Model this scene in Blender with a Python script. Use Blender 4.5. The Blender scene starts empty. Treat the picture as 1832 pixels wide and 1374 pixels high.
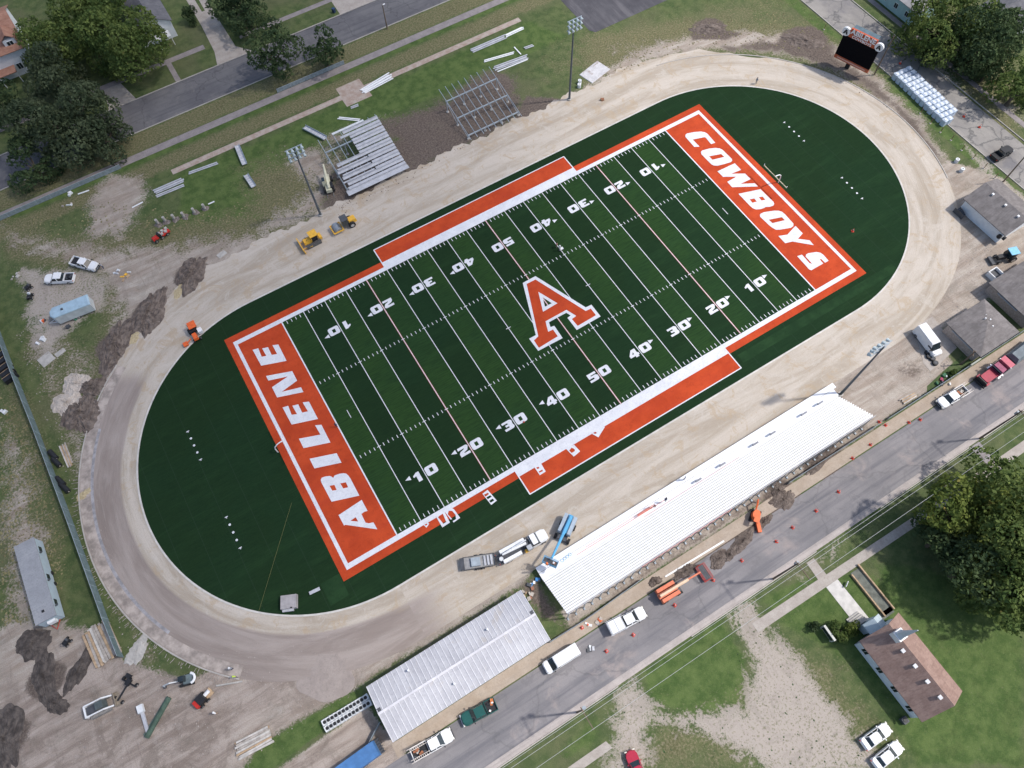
import bpy, math, random
import numpy as np
from mathutils import Vector, Matrix
from mathutils.geometry import tessellate_polygon
random.seed(7); RNG=np.random.default_rng(7)
sc=bpy.context.scene; COL=sc.collection
YD=0.9144
# ---------------------------------------------------------------- camera (solved from the yard lines)
F=1302.1568
RR=np.array([[0.8548658504682775,-0.5182971640896809,-0.023925455058223147],[-0.4771080453724063,-0.7671353762314932,-0.4288020843875255],[0.20389284132619878,0.37798328564998623,-0.9030815827073264]])
CC=np.array([-42.03439648,-61.18013418,121.12097553])
def at(px,py,z=0.0):
    d=RR.T@np.array([(px-916)/F,(py-687)/F,1.0]); s=(z-CC[2])/d[2]; q=CC+d*s
    return (float(q[0]),float(q[1]),float(z))
def K(x0,y0,w):
    return lambda x,y,z=0.0: at(x0+x*w/1832,y0+y*w/1832,z)
cam=bpy.data.cameras.new('camera'); co=bpy.data.objects.new('camera',cam); COL.objects.link(co)
m=Matrix(((RR[0][0],-RR[1][0],-RR[2][0],CC[0]),(RR[0][1],-RR[1][1],-RR[2][1],CC[1]),(RR[0][2],-RR[1][2],-RR[2][2],CC[2]),(0,0,0,1)))
co.matrix_world=m; cam.sensor_width=36; cam.lens=36*F/1832; cam.clip_start=1; cam.clip_end=20000
sc.camera=co
# ---------------------------------------------------------------- materials
def new_mat(name):
    mt=bpy.data.materials.new(name); mt.use_nodes=True; nt=mt.node_tree
    return mt,nt,nt.nodes['Principled BSDF']
def nd(nt,t,**k):
    n=nt.nodes.new(t)
    for a,b in k.items():
        if a.startswith('i_'): n.inputs[a[2:].replace('_',' ')].default_value=b
        else: setattr(n,a,b)
    return n
def mixc(nt,fac,a,b,mode='MIX'):
    n=nt.nodes.new('ShaderNodeMix'); n.data_type='RGBA'; n.blend_type=mode; n.clamp_factor=True
    for s,v in ((0,fac),(6,a),(7,b)):
        if isinstance(v,(int,float)): n.inputs[s].default_value=v
        elif isinstance(v,(tuple,list)): n.inputs[s].default_value=tuple(v)+((1,) if len(v)==3 else ())
        else: nt.links.new(v,n.inputs[s])
    return n.outputs[2]
def mth(nt,op,a,b=0.0,c=None,clamp=False):
    n=nt.nodes.new('ShaderNodeMath'); n.operation=op; n.use_clamp=clamp
    for s,v in ((0,a),(1,b))+(((2,c),) if c is not None else ()):
        if isinstance(v,(int,float)): n.inputs[s].default_value=v
        else: nt.links.new(v,n.inputs[s])
    return n.outputs[0]
def noise(nt,scale,detail=4,rough=.55,vec=None,sc3=None,dist=0.0):
    if vec is None:
        tc=nt.nodes.new('ShaderNodeNewGeometry'); vec=tc.outputs['Position']
    if sc3 is not None:
        mp=nt.nodes.new('ShaderNodeMapping'); mp.inputs['Scale'].default_value=sc3; nt.links.new(vec,mp.inputs['Vector']); vec=mp.outputs[0]
    n=nd(nt,'ShaderNodeTexNoise',i_Scale=scale,i_Detail=detail,i_Roughness=rough,i_Distortion=dist); nt.links.new(vec,n.inputs['Vector'])
    return n.outputs['Fac']
def ramp(nt,fac,lo,hi):
    n=nd(nt,'ShaderNodeMapRange'); n.interpolation_type='SMOOTHSTEP'; n.inputs[1].default_value=lo; n.inputs[2].default_value=hi
    nt.links.new(fac,n.inputs[0]); return n.outputs[0]
def bump(nt,b,h,strength,dist):
    n=nd(nt,'ShaderNodeBump',i_Strength=strength,i_Distance=dist); nt.links.new(h,n.inputs['Height']); nt.links.new(n.outputs[0],b.inputs['Normal'])
MC={}
def mat(c,rough=.6,var=.18,scale=1.5,metal=0.0,name=None,spec=.4,wear=None):
    key=(tuple(c),rough,var,scale,metal,name,wear)
    if key in MC: return MC[key]
    mt,nt,b=new_mat(name or 'paint')
    f=noise(nt,scale,5,.6,vec=nd(nt,'ShaderNodeTexCoord').outputs['Object'])
    d=tuple(max(0,x*(1-var)) for x in c); l=tuple(min(1,x*(1+var)) for x in c)
    cc=mixc(nt,ramp(nt,f,.3,.7),d,l)
    f2=noise(nt,scale*7,3,.6,vec=nd(nt,'ShaderNodeTexCoord').outputs['Object'])
    w=wear or tuple(.6*x+.4*y for x,y in zip(c,(.25,.22,.19)))
    cc=mixc(nt,mth(nt,'MULTIPLY',ramp(nt,f2,.55,.75),min(1,var*2.2)),cc,w)
    nt.links.new(cc,b.inputs['Base Color'])
    b.inputs['Roughness'].default_value=rough; b.inputs['Metallic'].default_value=metal; b.inputs['Specular IOR Level'].default_value=spec
    MC[key]=mt; return mt
WHITE=mat((.78,.79,.8),.35,.05,2,name='white_paint'); WHITE2=mat((.66,.68,.69),.5,.12,1,name='dusty_white')
GLASS=mat((.02,.03,.035),.08,.2,2,name='dark_glass',spec=.8); RUB=mat((.02,.02,.021),.8,.2,3,name='rubber')
STEEL=mat((.33,.38,.42),.45,.15,1.2,name='galvanised_steel',spec=.5); ALU=mat((.46,.47,.5),.45,.12,1.1,name='aluminium'); BLK=mat((.016,.017,.02),.55,.2,3,name='black')
CHR=mat((.6,.62,.65),.2,.05,2,metal=.8,name='chrome'); RED=mat((.5,.03,.02),.4,.1,2,name='red_paint'); ORG=mat((.72,.13,.03),.4,.1,2,name='orange_paint')
YEL=mat((.75,.42,.05),.5,.12,2,name='yellow_paint'); WOOD=mat((.42,.3,.19),.8,.25,2,name='wood'); WOODG=mat((.38,.34,.3),.85,.25,1.5,name='weathered_wood')
CONC=mat((.42,.4,.37),.9,.15,1.2,name='concrete'); DGREY=mat((.07,.075,.085),.6,.2,2,name='dark_grey'); BLUE=mat((.06,.25,.55),.45,.12,2,name='blue_paint')
LAMP=mat((.7,.68,.6),.2,.05,2,name='lamp_glass'); TAIL=mat((.4,.02,.02),.3,.1,2,name='tail_light'); SKIN=mat((.45,.27,.19),.6,.1,4,name='skin')
# ---------------------------------------------------------------- mesh builder
class MB:
    def __init__(s): s.v=[]; s.f=[]; s.m=[]; s.mi=0
    def add(s,v,f):
        o=len(s.v); s.v+= [tuple(p) for p in v]; s.f+=[tuple(i+o for i in q) for q in f]; s.m+=[s.mi]*len(f); return s
    def box(s,c,d,rz=0.0,top=None,rx=0,ry=0):
        # top=(sx,sy) scale of top face
        t=top or (1,1); x,y,z=d[0]/2,d[1]/2,d[2]/2
        P=[(-x,-y,-z),(x,-y,-z),(x,y,-z),(-x,y,-z),(-x*t[0],-y*t[1],z),(x*t[0],-y*t[1],z),(x*t[0],y*t[1],z),(-x*t[0],y*t[1],z)]
        R=Matrix.Rotation(rz,3,'Z')@Matrix.Rotation(ry,3,'Y')@Matrix.Rotation(rx,3,'X')
        P=[tuple(R@Vector(p)+Vector(c)) for p in P]
        return s.add(P,[(0,3,2,1),(4,5,6,7),(0,1,5,4),(1,2,6,5),(2,3,7,6),(3,0,4,7)])
    def hexa(s,b,t):
        return s.add(list(b)+list(t),[(0,3,2,1),(4,5,6,7),(0,1,5,4),(1,2,6,5),(2,3,7,6),(3,0,4,7)])
    def frus(s,x0,x1,y,z0,X0,X1,Y,z1):
        return s.hexa([(x0,-y,z0),(x1,-y,z0),(x1,y,z0),(x0,y,z0)],[(X0,-Y,z1),(X1,-Y,z1),(X1,Y,z1),(X0,Y,z1)])
    def tube(s,pts,r,n=6,caps=True):
        pts=[Vector(p) for p in pts]; N=len(pts); rr=r if isinstance(r,(list,tuple)) else [r]*N; V=[];Fc=[]
        for i,p in enumerate(pts):
            d=(pts[min(i+1,N-1)]-pts[max(i-1,0)]).normalized(); a=d.orthogonal().normalized() if abs(d.z)>.9 else d.cross(Vector((0,0,1))).normalized(); b=d.cross(a)
            for k in range(n):
                t=2*math.pi*k/n; V.append(p+(a*math.cos(t)+b*math.sin(t))*rr[i])
        for i in range(N-1):
            for k in range(n):
                j=(k+1)%n; Fc.append((i*n+k,i*n+j,(i+1)*n+j,(i+1)*n+k))
        if caps: Fc+= [tuple(reversed(range(n))),tuple((N-1)*n+k for k in range(n))]
        return s.add(V,Fc)
    def cyl(s,c,r,h,n=12,axis='z',r2=None):
        c=Vector(c); a={'x':Vector((1,0,0)),'y':Vector((0,1,0)),'z':Vector((0,0,1))}[axis]
        return s.tube([c-a*h/2,c+a*h/2],[r,r if r2 is None else r2],n)
    def prism(s,pts,z0,z1,inset=0.0):
        n=len(pts); cx=sum(p[0] for p in pts)/n; cy=sum(p[1] for p in pts)/n
        T=[(cx+(p[0]-cx)*(1-inset),cy+(p[1]-cy)*(1-inset),z1) for p in pts]
        Fc=[(i,(i+1)%n,n+(i+1)%n,n+i) for i in range(n)]+[tuple(range(n,2*n)),tuple(reversed(range(n)))]
        return s.add([(p[0],p[1],z0) for p in pts]+T,Fc)
    def sheet(s,loops,z):
        L=[[Vector((p[0],p[1],0)) for p in l] for l in loops]; tr=tessellate_polygon(L); V=[(p.x,p.y,z) for l in L for p in l]
        Fc=[]
        for a,b,c in tr:
            A,B,C_=V[a],V[b],V[c]; cr=(B[0]-A[0])*(C_[1]-A[1])-(B[1]-A[1])*(C_[0]-A[0])
            Fc.append((a,b,c) if cr>0 else (a,c,b))
        return s.add(V,Fc)
    def slab(s,loops,z,h):
        s.sheet(loops,z)
        for l in loops:
            n=len(l); s.add([(p[0],p[1],z) for p in l]+[(p[0],p[1],z-h) for p in l],[(i,(i+1)%n,n+(i+1)%n,n+i) for i in range(n)])
        return s
    def rect(s,x0,x1,y0,y1,z): return s.sheet([[(x0,y0),(x1,y0),(x1,y1),(x0,y1)]],z)
    def build(s,name,mats,parent=None,smooth=False,loc=None):
        me=bpy.data.meshes.new(name); me.from_pydata(s.v,[],s.f)
        for mm in (mats if isinstance(mats,(list,tuple)) else [mats]): me.materials.append(mm)
        if any(s.m): me.polygons.foreach_set('material_index',s.m)
        if smooth: me.polygons.foreach_set('use_smooth',[True]*len(me.polygons))
        me.update(); o=bpy.data.objects.new(name,me); COL.objects.link(o)
        if parent is not None: o.parent=parent
        if loc: o.location=loc
        return o
def tag(o,label=None,cat=None,group=None,kind=None):
    if label: o['label']=label
    if cat: o['category']=cat
    if group: o['group']=group
    if kind: o['kind']=kind
    return o
def thing(name,label,cat,loc=(0,0,0),rz=0.0,group=None):
    o=bpy.data.objects.new(name,None); o.empty_display_size=.3; COL.objects.link(o); o.location=loc; o.rotation_euler=(0,0,rz)
    return tag(o,label,cat,group)
def struct(name,o_or_mb,mats=None,**k):
    o=o_or_mb.build(name,mats,**k) if isinstance(o_or_mb,MB) else o_or_mb
    o['kind']='structure'; return o
def kids(o): return [c for c in ALLC.get(o.name,[])]
def copy_tree(o,parent=None,loc=None,rz=None,label=None,scale=None):
    c=o.copy(); COL.objects.link(c); c.parent=parent
    if loc is not None: c.location=loc
    if rz is not None: c.rotation_euler=(0,0,rz)
    if label: c['label']=label
    if scale: c.scale=(scale,)*3
    for ch in [x for x in o.children]: copy_tree(ch,c)
    return c
def pose(front,rear,z=.9):
    a=at(*front,z); b=at(*rear,z); return ((a[0]+b[0])/2,(a[1]+b[1])/2,0), math.atan2(a[1]-b[1],a[0]-b[0]), math.hypot(a[0]-b[0],a[1]-b[1])
# ---------------------------------------------------------------- light
SUN_EL=math.radians(55); SUN_V=Vector((.906*math.cos(SUN_EL),-.423*math.cos(SUN_EL),math.sin(SUN_EL)))
w=bpy.data.worlds.new('World'); sc.world=w; w.use_nodes=True; nt=w.node_tree
sky=nt.nodes.new('ShaderNodeTexSky'); sky.sky_type='NISHITA'; sky.sun_disc=False; sky.sun_elevation=SUN_EL
sky.sun_rotation=math.atan2(SUN_V.x,SUN_V.y); sky.dust_density=2.5; sky.air_density=1.0
nt.links.new(sky.outputs[0],nt.nodes['Background'].inputs[0]); nt.nodes['Background'].inputs[1].default_value=.15
sl=bpy.data.lights.new('sun','SUN'); sl.energy=3.1; sl.angle=math.radians(2.2); sl.color=(1,.955,.9)
so=bpy.data.objects.new('sun',sl); COL.objects.link(so); so.rotation_euler=(-SUN_V).to_track_quat('-Z','Y').to_euler()
sc.view_settings.view_transform='Standard'; sc.view_settings.look='None'; sc.view_settings.exposure=0.24; sc.view_settings.gamma=1
# ---------------------------------------------------------------- ground with painted-by-region masks
def pinpoly(X,Y,P):
    ins=np.zeros(len(X),bool); n=len(P); d2=np.full(len(X),1e9)
    for i in range(n):
        x1,y1=P[i][:2]; x2,y2=P[(i+1)%n][:2]
        dx,dy=x2-x1,y2-y1; L=dx*dx+dy*dy+1e-9
        t=np.clip(((X-x1)*dx+(Y-y1)*dy)/L,0,1); d2=np.minimum(d2,(X-x1-t*dx)**2+(Y-y1-t*dy)**2)
        if y1!=y2:
            c=((y1>Y)!=(y2>Y))&(X<(x2-x1)*(Y-y1)/(y2-y1)+x1); ins^=c
    return np.where(ins,1,-1)*np.sqrt(d2)
def W(l): return [at(*p)[:2] for p in l]
step=.55
gx=np.concatenate([[-6000,-2500,-900,-400,-250,-190,-150],np.arange(-122,148,step),[160,190,260,420,950,2500,6000]])
gy=np.concatenate([[-6000,-2500,-900,-400,-220,-160,-125],np.arange(-108,152,step),[165,190,260,420,950,2500,6000]])
X,Y=np.meshgrid(gx,gy); nx,ny=len(gx),len(gy); X=X.ravel();Y=Y.ravel()
REG={'m_dirt':[],'m_soil':[],'m_gravel':[],'m_dry':[],'m_lush':[],'m_mauve':[]}
def reg(ch,poly,soft=3.0,amt=1.0): REG[ch].append((poly,soft,amt))
reg('m_dirt',[(-125,-22),(-106,-14),(-97,-12),(-91.5,-20),(-84,-28),(-76,-28),(-60,-38),(-40,-38),(40,-38),(60,-34),(84,-15),(91,-14),(97,-24),(97,-46),(75,-43.5),(58,-43.3),(56,-51.6),(34,-51.6),(34,-41),(-29,-41),(-33,-42.2),(-61,-42),(-77,-41.5),(-84,-44),(-120,-72),(-140,-60)],1.6)
reg('m_dirt',W([(-60,1118),(0,1122),(40,1110),(150,1125),(215,1185),(150,1374),(-60,1374)]),2.5,1)
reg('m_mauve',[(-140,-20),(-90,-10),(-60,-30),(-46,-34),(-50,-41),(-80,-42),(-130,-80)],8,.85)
reg('m_lush',[(-82,-43.4),(-77,-41.8),(-61,-42.3),(-62,-44.4),(-69,-45.2),(-80,-46)],.8,.9)
for _p,_rx in (((342,492),3.4),((268,560),3.6),((207,618),3.5),((165,693),2.0),((146,740),3.6),((1268,52),4.0),((1437,74),5.5),((1305,992),2.2),((1328,968),3.4),((1286,1000),2.8),((1225,1022),3.0),((1400,895),3.4),((1392,878),2.4),((1470,824),3.8),((62,1150),2.4),((82,1215),3.0),((8,1320),3.6)):
    _c=at(*_p); reg('m_soil',[(_c[0]+_rx*1.12*math.cos(q*.63),_c[1]+_rx*.95*math.sin(q*.63)) for q in range(10)],1.4,.92)
reg('m_soil',W([(1230,60),(1280,48),(1330,60),(1300,72),(1240,72)]),1.5,.9)
reg('m_soil',[(-24,-52.6),(15,-52.6),(15,-53.6),(-24,-53.4)],.9,.8)
reg('m_dirt',W([(0,395),(60,420),(200,432),(330,425),(480,405),(560,385),(620,400),(500,470),(350,540),(300,620),(240,700),(180,700),(190,560),(150,490),(40,450),(0,430)]),5,.68)
reg('m_dry',W([(0,380),(120,420),(420,380),(600,330),(560,420),(350,540),(240,700),(150,700),(180,560),(130,500),(0,470)]),6,.95)
reg('m_dirt',W([(190,305),(250,318),(265,350),(215,430),(150,420),(165,350)]),4.5,.88)
reg('m_dirt',[(-60,41),(-30,42.5),(-10,43),(20,43),(45,43.5),(55,44),(48,40),(-60,38)],1.5,1)
reg('m_dirt',W([(1080,120),(1120,100),(1180,100),(1260,85),(1300,100),(1180,125),(1060,170)]),2.5,.7)
reg('m_dirt',W([(1060,60),(1200,60),(1420,90),(1300,100),(1080,115)]),6,.42)
reg('m_dirt',[(-91,-36),(-91,50),(-84,50),(-78,36),(-84,20),(-88,0),(-86,-20)],3,.45)
reg('m_dirt',W([(0,760),(50,780),(90,960),(80,1120),(0,1130)]),6,.72)
reg('m_dry',W([(0,650),(60,700),(120,960),(110,1130),(0,1130)]),6,.8)
reg('m_dry',[(-91,-36),(-91.5,50),(-82,50),(-78,36),(-84,20),(-88,0),(-86,-20)],4,.7)
reg('m_dirt',W([(560,230),(700,200),(780,180),(640,230),(600,390),(540,300)]),5,.55)
reg('m_dirt',[(82,-20),(97,-26),(97,-44),(80,-30)],3,.7)
reg('m_dirt',[(-29,-51.8),(34,-51.8),(34,-49),(-29,-49)],1,1)
reg('m_soil',W([(650,225),(700,212),(790,178),(870,120),(905,125),(925,140),(940,200),(900,240),(740,318),(610,392),(565,370),(590,300),(700,250)]),5,.86)
reg('m_dirt',W([(1130,95),(1240,60),(1330,55),(1430,62),(1500,85),(1570,135),(1650,215),(1700,290),(1700,330),(1640,250),(1560,170),(1480,120),(1400,98),(1280,90),(1150,110)]),4,.9)
reg('m_dry',W([(1040,60),(1230,30),(1440,40),(1560,110),(1700,280),(1690,330),(1560,180),(1400,100),(1200,100),(1040,170)]),4,.95)
reg('m_soil',W([(1290,84),(1400,70),(1440,55),(1490,80),(1500,105),(1560,140),(1640,215),(1690,290),(1680,310),(1600,195),(1500,128),(1400,94),(1300,92)]),3.5,.88)
reg('m_dirt',W([(480,280),(600,240),(620,300),(600,390),(480,430),(400,440),(470,380),(540,340)]),5,.62)
reg('m_dry',W([(430,300),(620,240),(600,400),(430,430)]),6,.9)
reg('m_dirt',W([(1020,170),(1060,130),(1150,105),(1240,92),(1130,130),(1040,180)]),3,.62)
reg('m_soil',W([(940,170),(1010,175),(1030,170),(1050,165),(940,215),(900,235)]),1.5,.8)
reg('m_soil',[(-29,-42),(-33,-42),(-33,-49),(-29,-52)],2,.7)
reg('m_soil',[(-60,-43.4),(-33,-43.4),(-33,-41.9),(-62,-42.3)],1,.6)
reg('m_soil',[(-29,-50),(34,-50),(36,-52),(-10,-52.4),(-29,-52)],1.2,.55)
reg('m_soil',W([(1590,640),(1650,660),(1640,690),(1590,680)]),4,.6)
reg('m_gravel',W([(30,475),(170,480),(200,500),(190,550),(120,600),(90,640),(60,620),(45,560)]),2.5,.8)
reg('m_gravel',W([(1100,1240),(1138,1222),(1152,1250),(1180,1272),(1235,1283),(1330,1262),(1338,1180),(1320,1130),(1298,1100),(1345,1072),(1375,1120),(1400,1150),(1440,1180),(1480,1240),(1520,1290),(1560,1330),(1600,1390),(1400,1400),(1300,1340),(1230,1300),(1170,1290),(1165,1400),(1070,1400),(1100,1320),(1092,1290)]),3.2,.9)
reg('m_gravel',W([(1400,1150),(1440,1165),(1530,1280),(1580,1374),(1300,1374),(1330,1250)]),9,.5)
reg('m_dry',W([(1330,1230),(1400,1150),(1480,1180),(1600,1374),(1150,1374),(1170,1290),(1300,1290)]),7,.95)
reg('m_gravel',W([(1400,1040),(1460,985),(1520,950),(1500,1000),(1450,1040)]),2.5,.7)
reg('m_gravel',W([(1620,100),(1700,110),(1740,170),(1660,140)]),3,.6); reg('m_gravel',W([(1760,170),(1832,180),(1832,240),(1790,200)]),3,.7)
reg('m_gravel',[(97.9,-30),(97.9,-9),(94,-20),(94,-45),(97,-45)],1.5,.6)
reg('m_dry',W([(1600,640),(1650,655),(1660,680),(1620,700),(1580,680)]),3,.5)
reg('m_soil',W([(1600,645),(1655,650),(1650,690),(1600,680)]),4,.72)
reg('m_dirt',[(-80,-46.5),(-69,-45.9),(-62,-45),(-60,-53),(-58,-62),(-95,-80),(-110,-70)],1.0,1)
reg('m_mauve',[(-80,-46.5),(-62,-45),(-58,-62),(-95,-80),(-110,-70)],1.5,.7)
reg('m_dry',[(-130,81.2),(80,81.2),(80,87.2),(-130,87.2)],1.0,.8)
reg('m_dry',[(-130,73),(50,73),(50,77.6),(-130,77.6)],1.2,.85)
reg('m_dry',[(-92,40),(-50,46),(-20,62),(-20,46),(-60,42)],5,.75)
reg('m_dry',[(20,48),(60,46),(97,20),(97,50),(60,58),(40,62)],6,.55)
reg('m_dry',W([(1650,0),(1832,0),(1832,300),(1700,150)]),4,.75)
reg('m_lush',W([(1560,1000),(1832,1050),(1832,1374),(1640,1374)]),3,.9)
reg('m_lush',[(-130,77.8),(80,77.8),(80,79.2),(-130,79.2)],.6,.9)
reg('m_lush',[(-52,54),(-20,60),(28,60),(45,60),(40,71),(-52,71)],3,.8)
reg('m_lush',[(-60,48),(-40,47),(-25,60),(-52,66)],3,.8)
reg('m_lush',[(97.8,-45),(97.8,60),(94.5,60),(94.5,-45)],1,.8)
reg('m_lush',[(50,60),(110,56),(97,30),(80,45),(60,48)],6,.45)
reg('m_lush',W([(1150,1200),(1290,1105),(1338,1180),(1330,1262),(1235,1283),(1160,1255)]),2,.9)
reg('m_lush',W([(1345,1072),(1430,1020),(1520,1010),(1600,1030),(1832,1374),(1640,1374),(1520,1200),(1400,1130)]),3,.75)
reg('m_lush',W([(950,1374),(1060,1270),(1090,1270),(1085,1330),(1030,1374)]),2,.6)
me=bpy.data.meshes.new('ground'); V=np.zeros((nx*ny,3),np.float32); V[:,0]=X;V[:,1]=Y
me.vertices.add(nx*ny); me.vertices.foreach_set('co',V.ravel())
ii=np.arange(nx*ny).reshape(ny,nx); q=np.stack([ii[:-1,:-1],ii[:-1,1:],ii[1:,1:],ii[1:,:-1]],-1).reshape(-1,4)
me.loops.add(q.size); me.loops.foreach_set('vertex_index',q.ravel().astype(np.int32)); me.polygons.add(len(q))
me.polygons.foreach_set('loop_start',np.arange(0,q.size,4,dtype=np.int32)); me.polygons.foreach_set('loop_total',np.full(len(q),4,np.int32)); me.update(calc_edges=True)
for ch,L in REG.items():
    v=np.zeros(len(X))
    for P,soft,amt in L:
        xs=[p[0] for p in P]; ys=[p[1] for p in P]; s=(X>min(xs)-soft*2)&(X<max(xs)+soft*2)&(Y>min(ys)-soft*2)&(Y<max(ys)+soft*2)
        sd=pinpoly(X[s],Y[s],P); v[s]=np.maximum(v[s],amt*np.clip(.5+sd/(2*soft),0,1))
    at_=me.attributes.new(ch,'FLOAT','POINT'); at_.data.foreach_set('value',v.astype(np.float32))
go=bpy.data.objects.new('ground',me); COL.objects.link(go); go['kind']='structure'
def attr(nt,n): a=nt.nodes.new('ShaderNodeAttribute'); a.attribute_name=n; return a.outputs['Fac']
mt,nt,b=new_mat('ground_grass_and_dirt')
nL=noise(nt,.06,5,.6); nM=noise(nt,.5,6,.65); nS=noise(nt,2.6,5,.7); nF=noise(nt,9,3,.7)
nE=noise(nt,.22,8,.78,dist=.6)
def edge(ch,k=.9,lo=.4,hi=.6,n=nM):
    return ramp(nt,mth(nt,'ADD',attr(nt,ch),mth(nt,'MULTIPLY',mth(nt,'SUBTRACT',mth(nt,'ADD',mth(nt,'MULTIPLY',nE,.6),mth(nt,'MULTIPLY',nS,.4)),.5),k*1.5)),lo,hi)
grass=mixc(nt,ramp(nt,nM,.35,.65),(.070,.108,.040),(.128,.158,.066)); grass=mixc(nt,mth(nt,'MULTIPLY',ramp(nt,nL,.45,.65),.6),grass,(.145,.145,.082))
lush=mixc(nt,ramp(nt,nM,.35,.65),(.068,.116,.034),(.120,.172,.056))
c=mixc(nt,edge('m_lush',.8),grass,lush)
dry=mixc(nt,ramp(nt,nS,.35,.65),(.115,.12,.055),(.235,.215,.125)); c=mixc(nt,edge('m_dry',1.5,.3,.8),c,dry)
dS=noise(nt,1,5,.7,sc3=(.07,.5,1),dist=.5); dV=noise(nt,.16,6,.72,dist=1.2)
dirt=mixc(nt,ramp(nt,dS,.32,.68),(.33,.265,.215),(.52,.46,.40)); dirt=mixc(nt,mth(nt,'MULTIPLY',ramp(nt,dV,.45,.62),.6),dirt,(.36,.31,.265)); dirt=mixc(nt,mth(nt,'MULTIPLY',ramp(nt,nM,.5,.7),.35),dirt,(.56,.51,.46))
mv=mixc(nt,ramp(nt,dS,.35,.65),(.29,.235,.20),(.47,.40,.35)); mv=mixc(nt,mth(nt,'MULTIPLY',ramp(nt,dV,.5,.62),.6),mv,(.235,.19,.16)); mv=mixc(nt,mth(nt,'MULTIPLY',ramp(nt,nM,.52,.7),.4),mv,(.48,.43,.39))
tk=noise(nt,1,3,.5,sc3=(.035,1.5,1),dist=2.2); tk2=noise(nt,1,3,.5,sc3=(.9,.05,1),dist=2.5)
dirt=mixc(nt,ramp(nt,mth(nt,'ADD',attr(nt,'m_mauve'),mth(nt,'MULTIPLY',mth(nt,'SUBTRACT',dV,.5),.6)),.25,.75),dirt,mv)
dirt=mixc(nt,mth(nt,'MULTIPLY',ramp(nt,tk,.56,.68),.22),dirt,(.235,.19,.165)); dirt=mixc(nt,mth(nt,'MULTIPLY',ramp(nt,tk2,.60,.67),.25),dirt,(.25,.20,.175)); dirt=mixc(nt,mth(nt,'MULTIPLY',ramp(nt,nE,.60,.68),.35),dirt,(.60,.55,.50))
c=mixc(nt,edge('m_dirt',1.25,.36,.62),c,dirt)
gr=mixc(nt,ramp(nt,nF,.3,.7),(.38,.33,.285),(.56,.50,.445)); gr=mixc(nt,mth(nt,'MULTIPLY',ramp(nt,nM,.42,.62),.6),gr,(.47,.41,.365)); gr=mixc(nt,mth(nt,'MULTIPLY',ramp(nt,mth(nt,'ADD',nS,mth(nt,'MULTIPLY',nL,.35)),.70,.80),.8),gr,(.20,.20,.11))
ruts=noise(nt,1,4,.6,sc3=(.9,.09,1),dist=1.5); gr=mixc(nt,mth(nt,'MULTIPLY',ramp(nt,ruts,.55,.66),.35),gr,(.34,.30,.265))
c=mixc(nt,edge('m_gravel',1.9,.38,.66),c,gr)
soil=mixc(nt,ramp(nt,nS,.3,.7),(.095,.074,.064),(.205,.165,.142)); soil=mixc(nt,mth(nt,'MULTIPLY',ramp(nt,nE,.52,.64),.5),soil,(.25,.205,.175)); c=mixc(nt,edge('m_soil',1.0,.38,.62),c,soil)
c=mixc(nt,mth(nt,'MULTIPLY',ramp(nt,nF,.38,.66),.65),c,mixc(nt,.5,c,(0.02,.022,.012)),'MIX'); c=mixc(nt,mth(nt,'MULTIPLY',ramp(nt,nE,.52,.60),.30),c,mixc(nt,.5,c,(0.03,.035,.015)))
c=mixc(nt,mth(nt,'MULTIPLY',ramp(nt,nS,.56,.74),.25),c,(.34,.3,.22))
nt.links.new(c,b.inputs['Base Color']); b.inputs['Roughness'].default_value=.95; b.inputs['Specular IOR Level'].default_value=.1
bump(nt,b,mth(nt,'ADD',nF,nS),.7,.12)
me.materials.append(mt)
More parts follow.
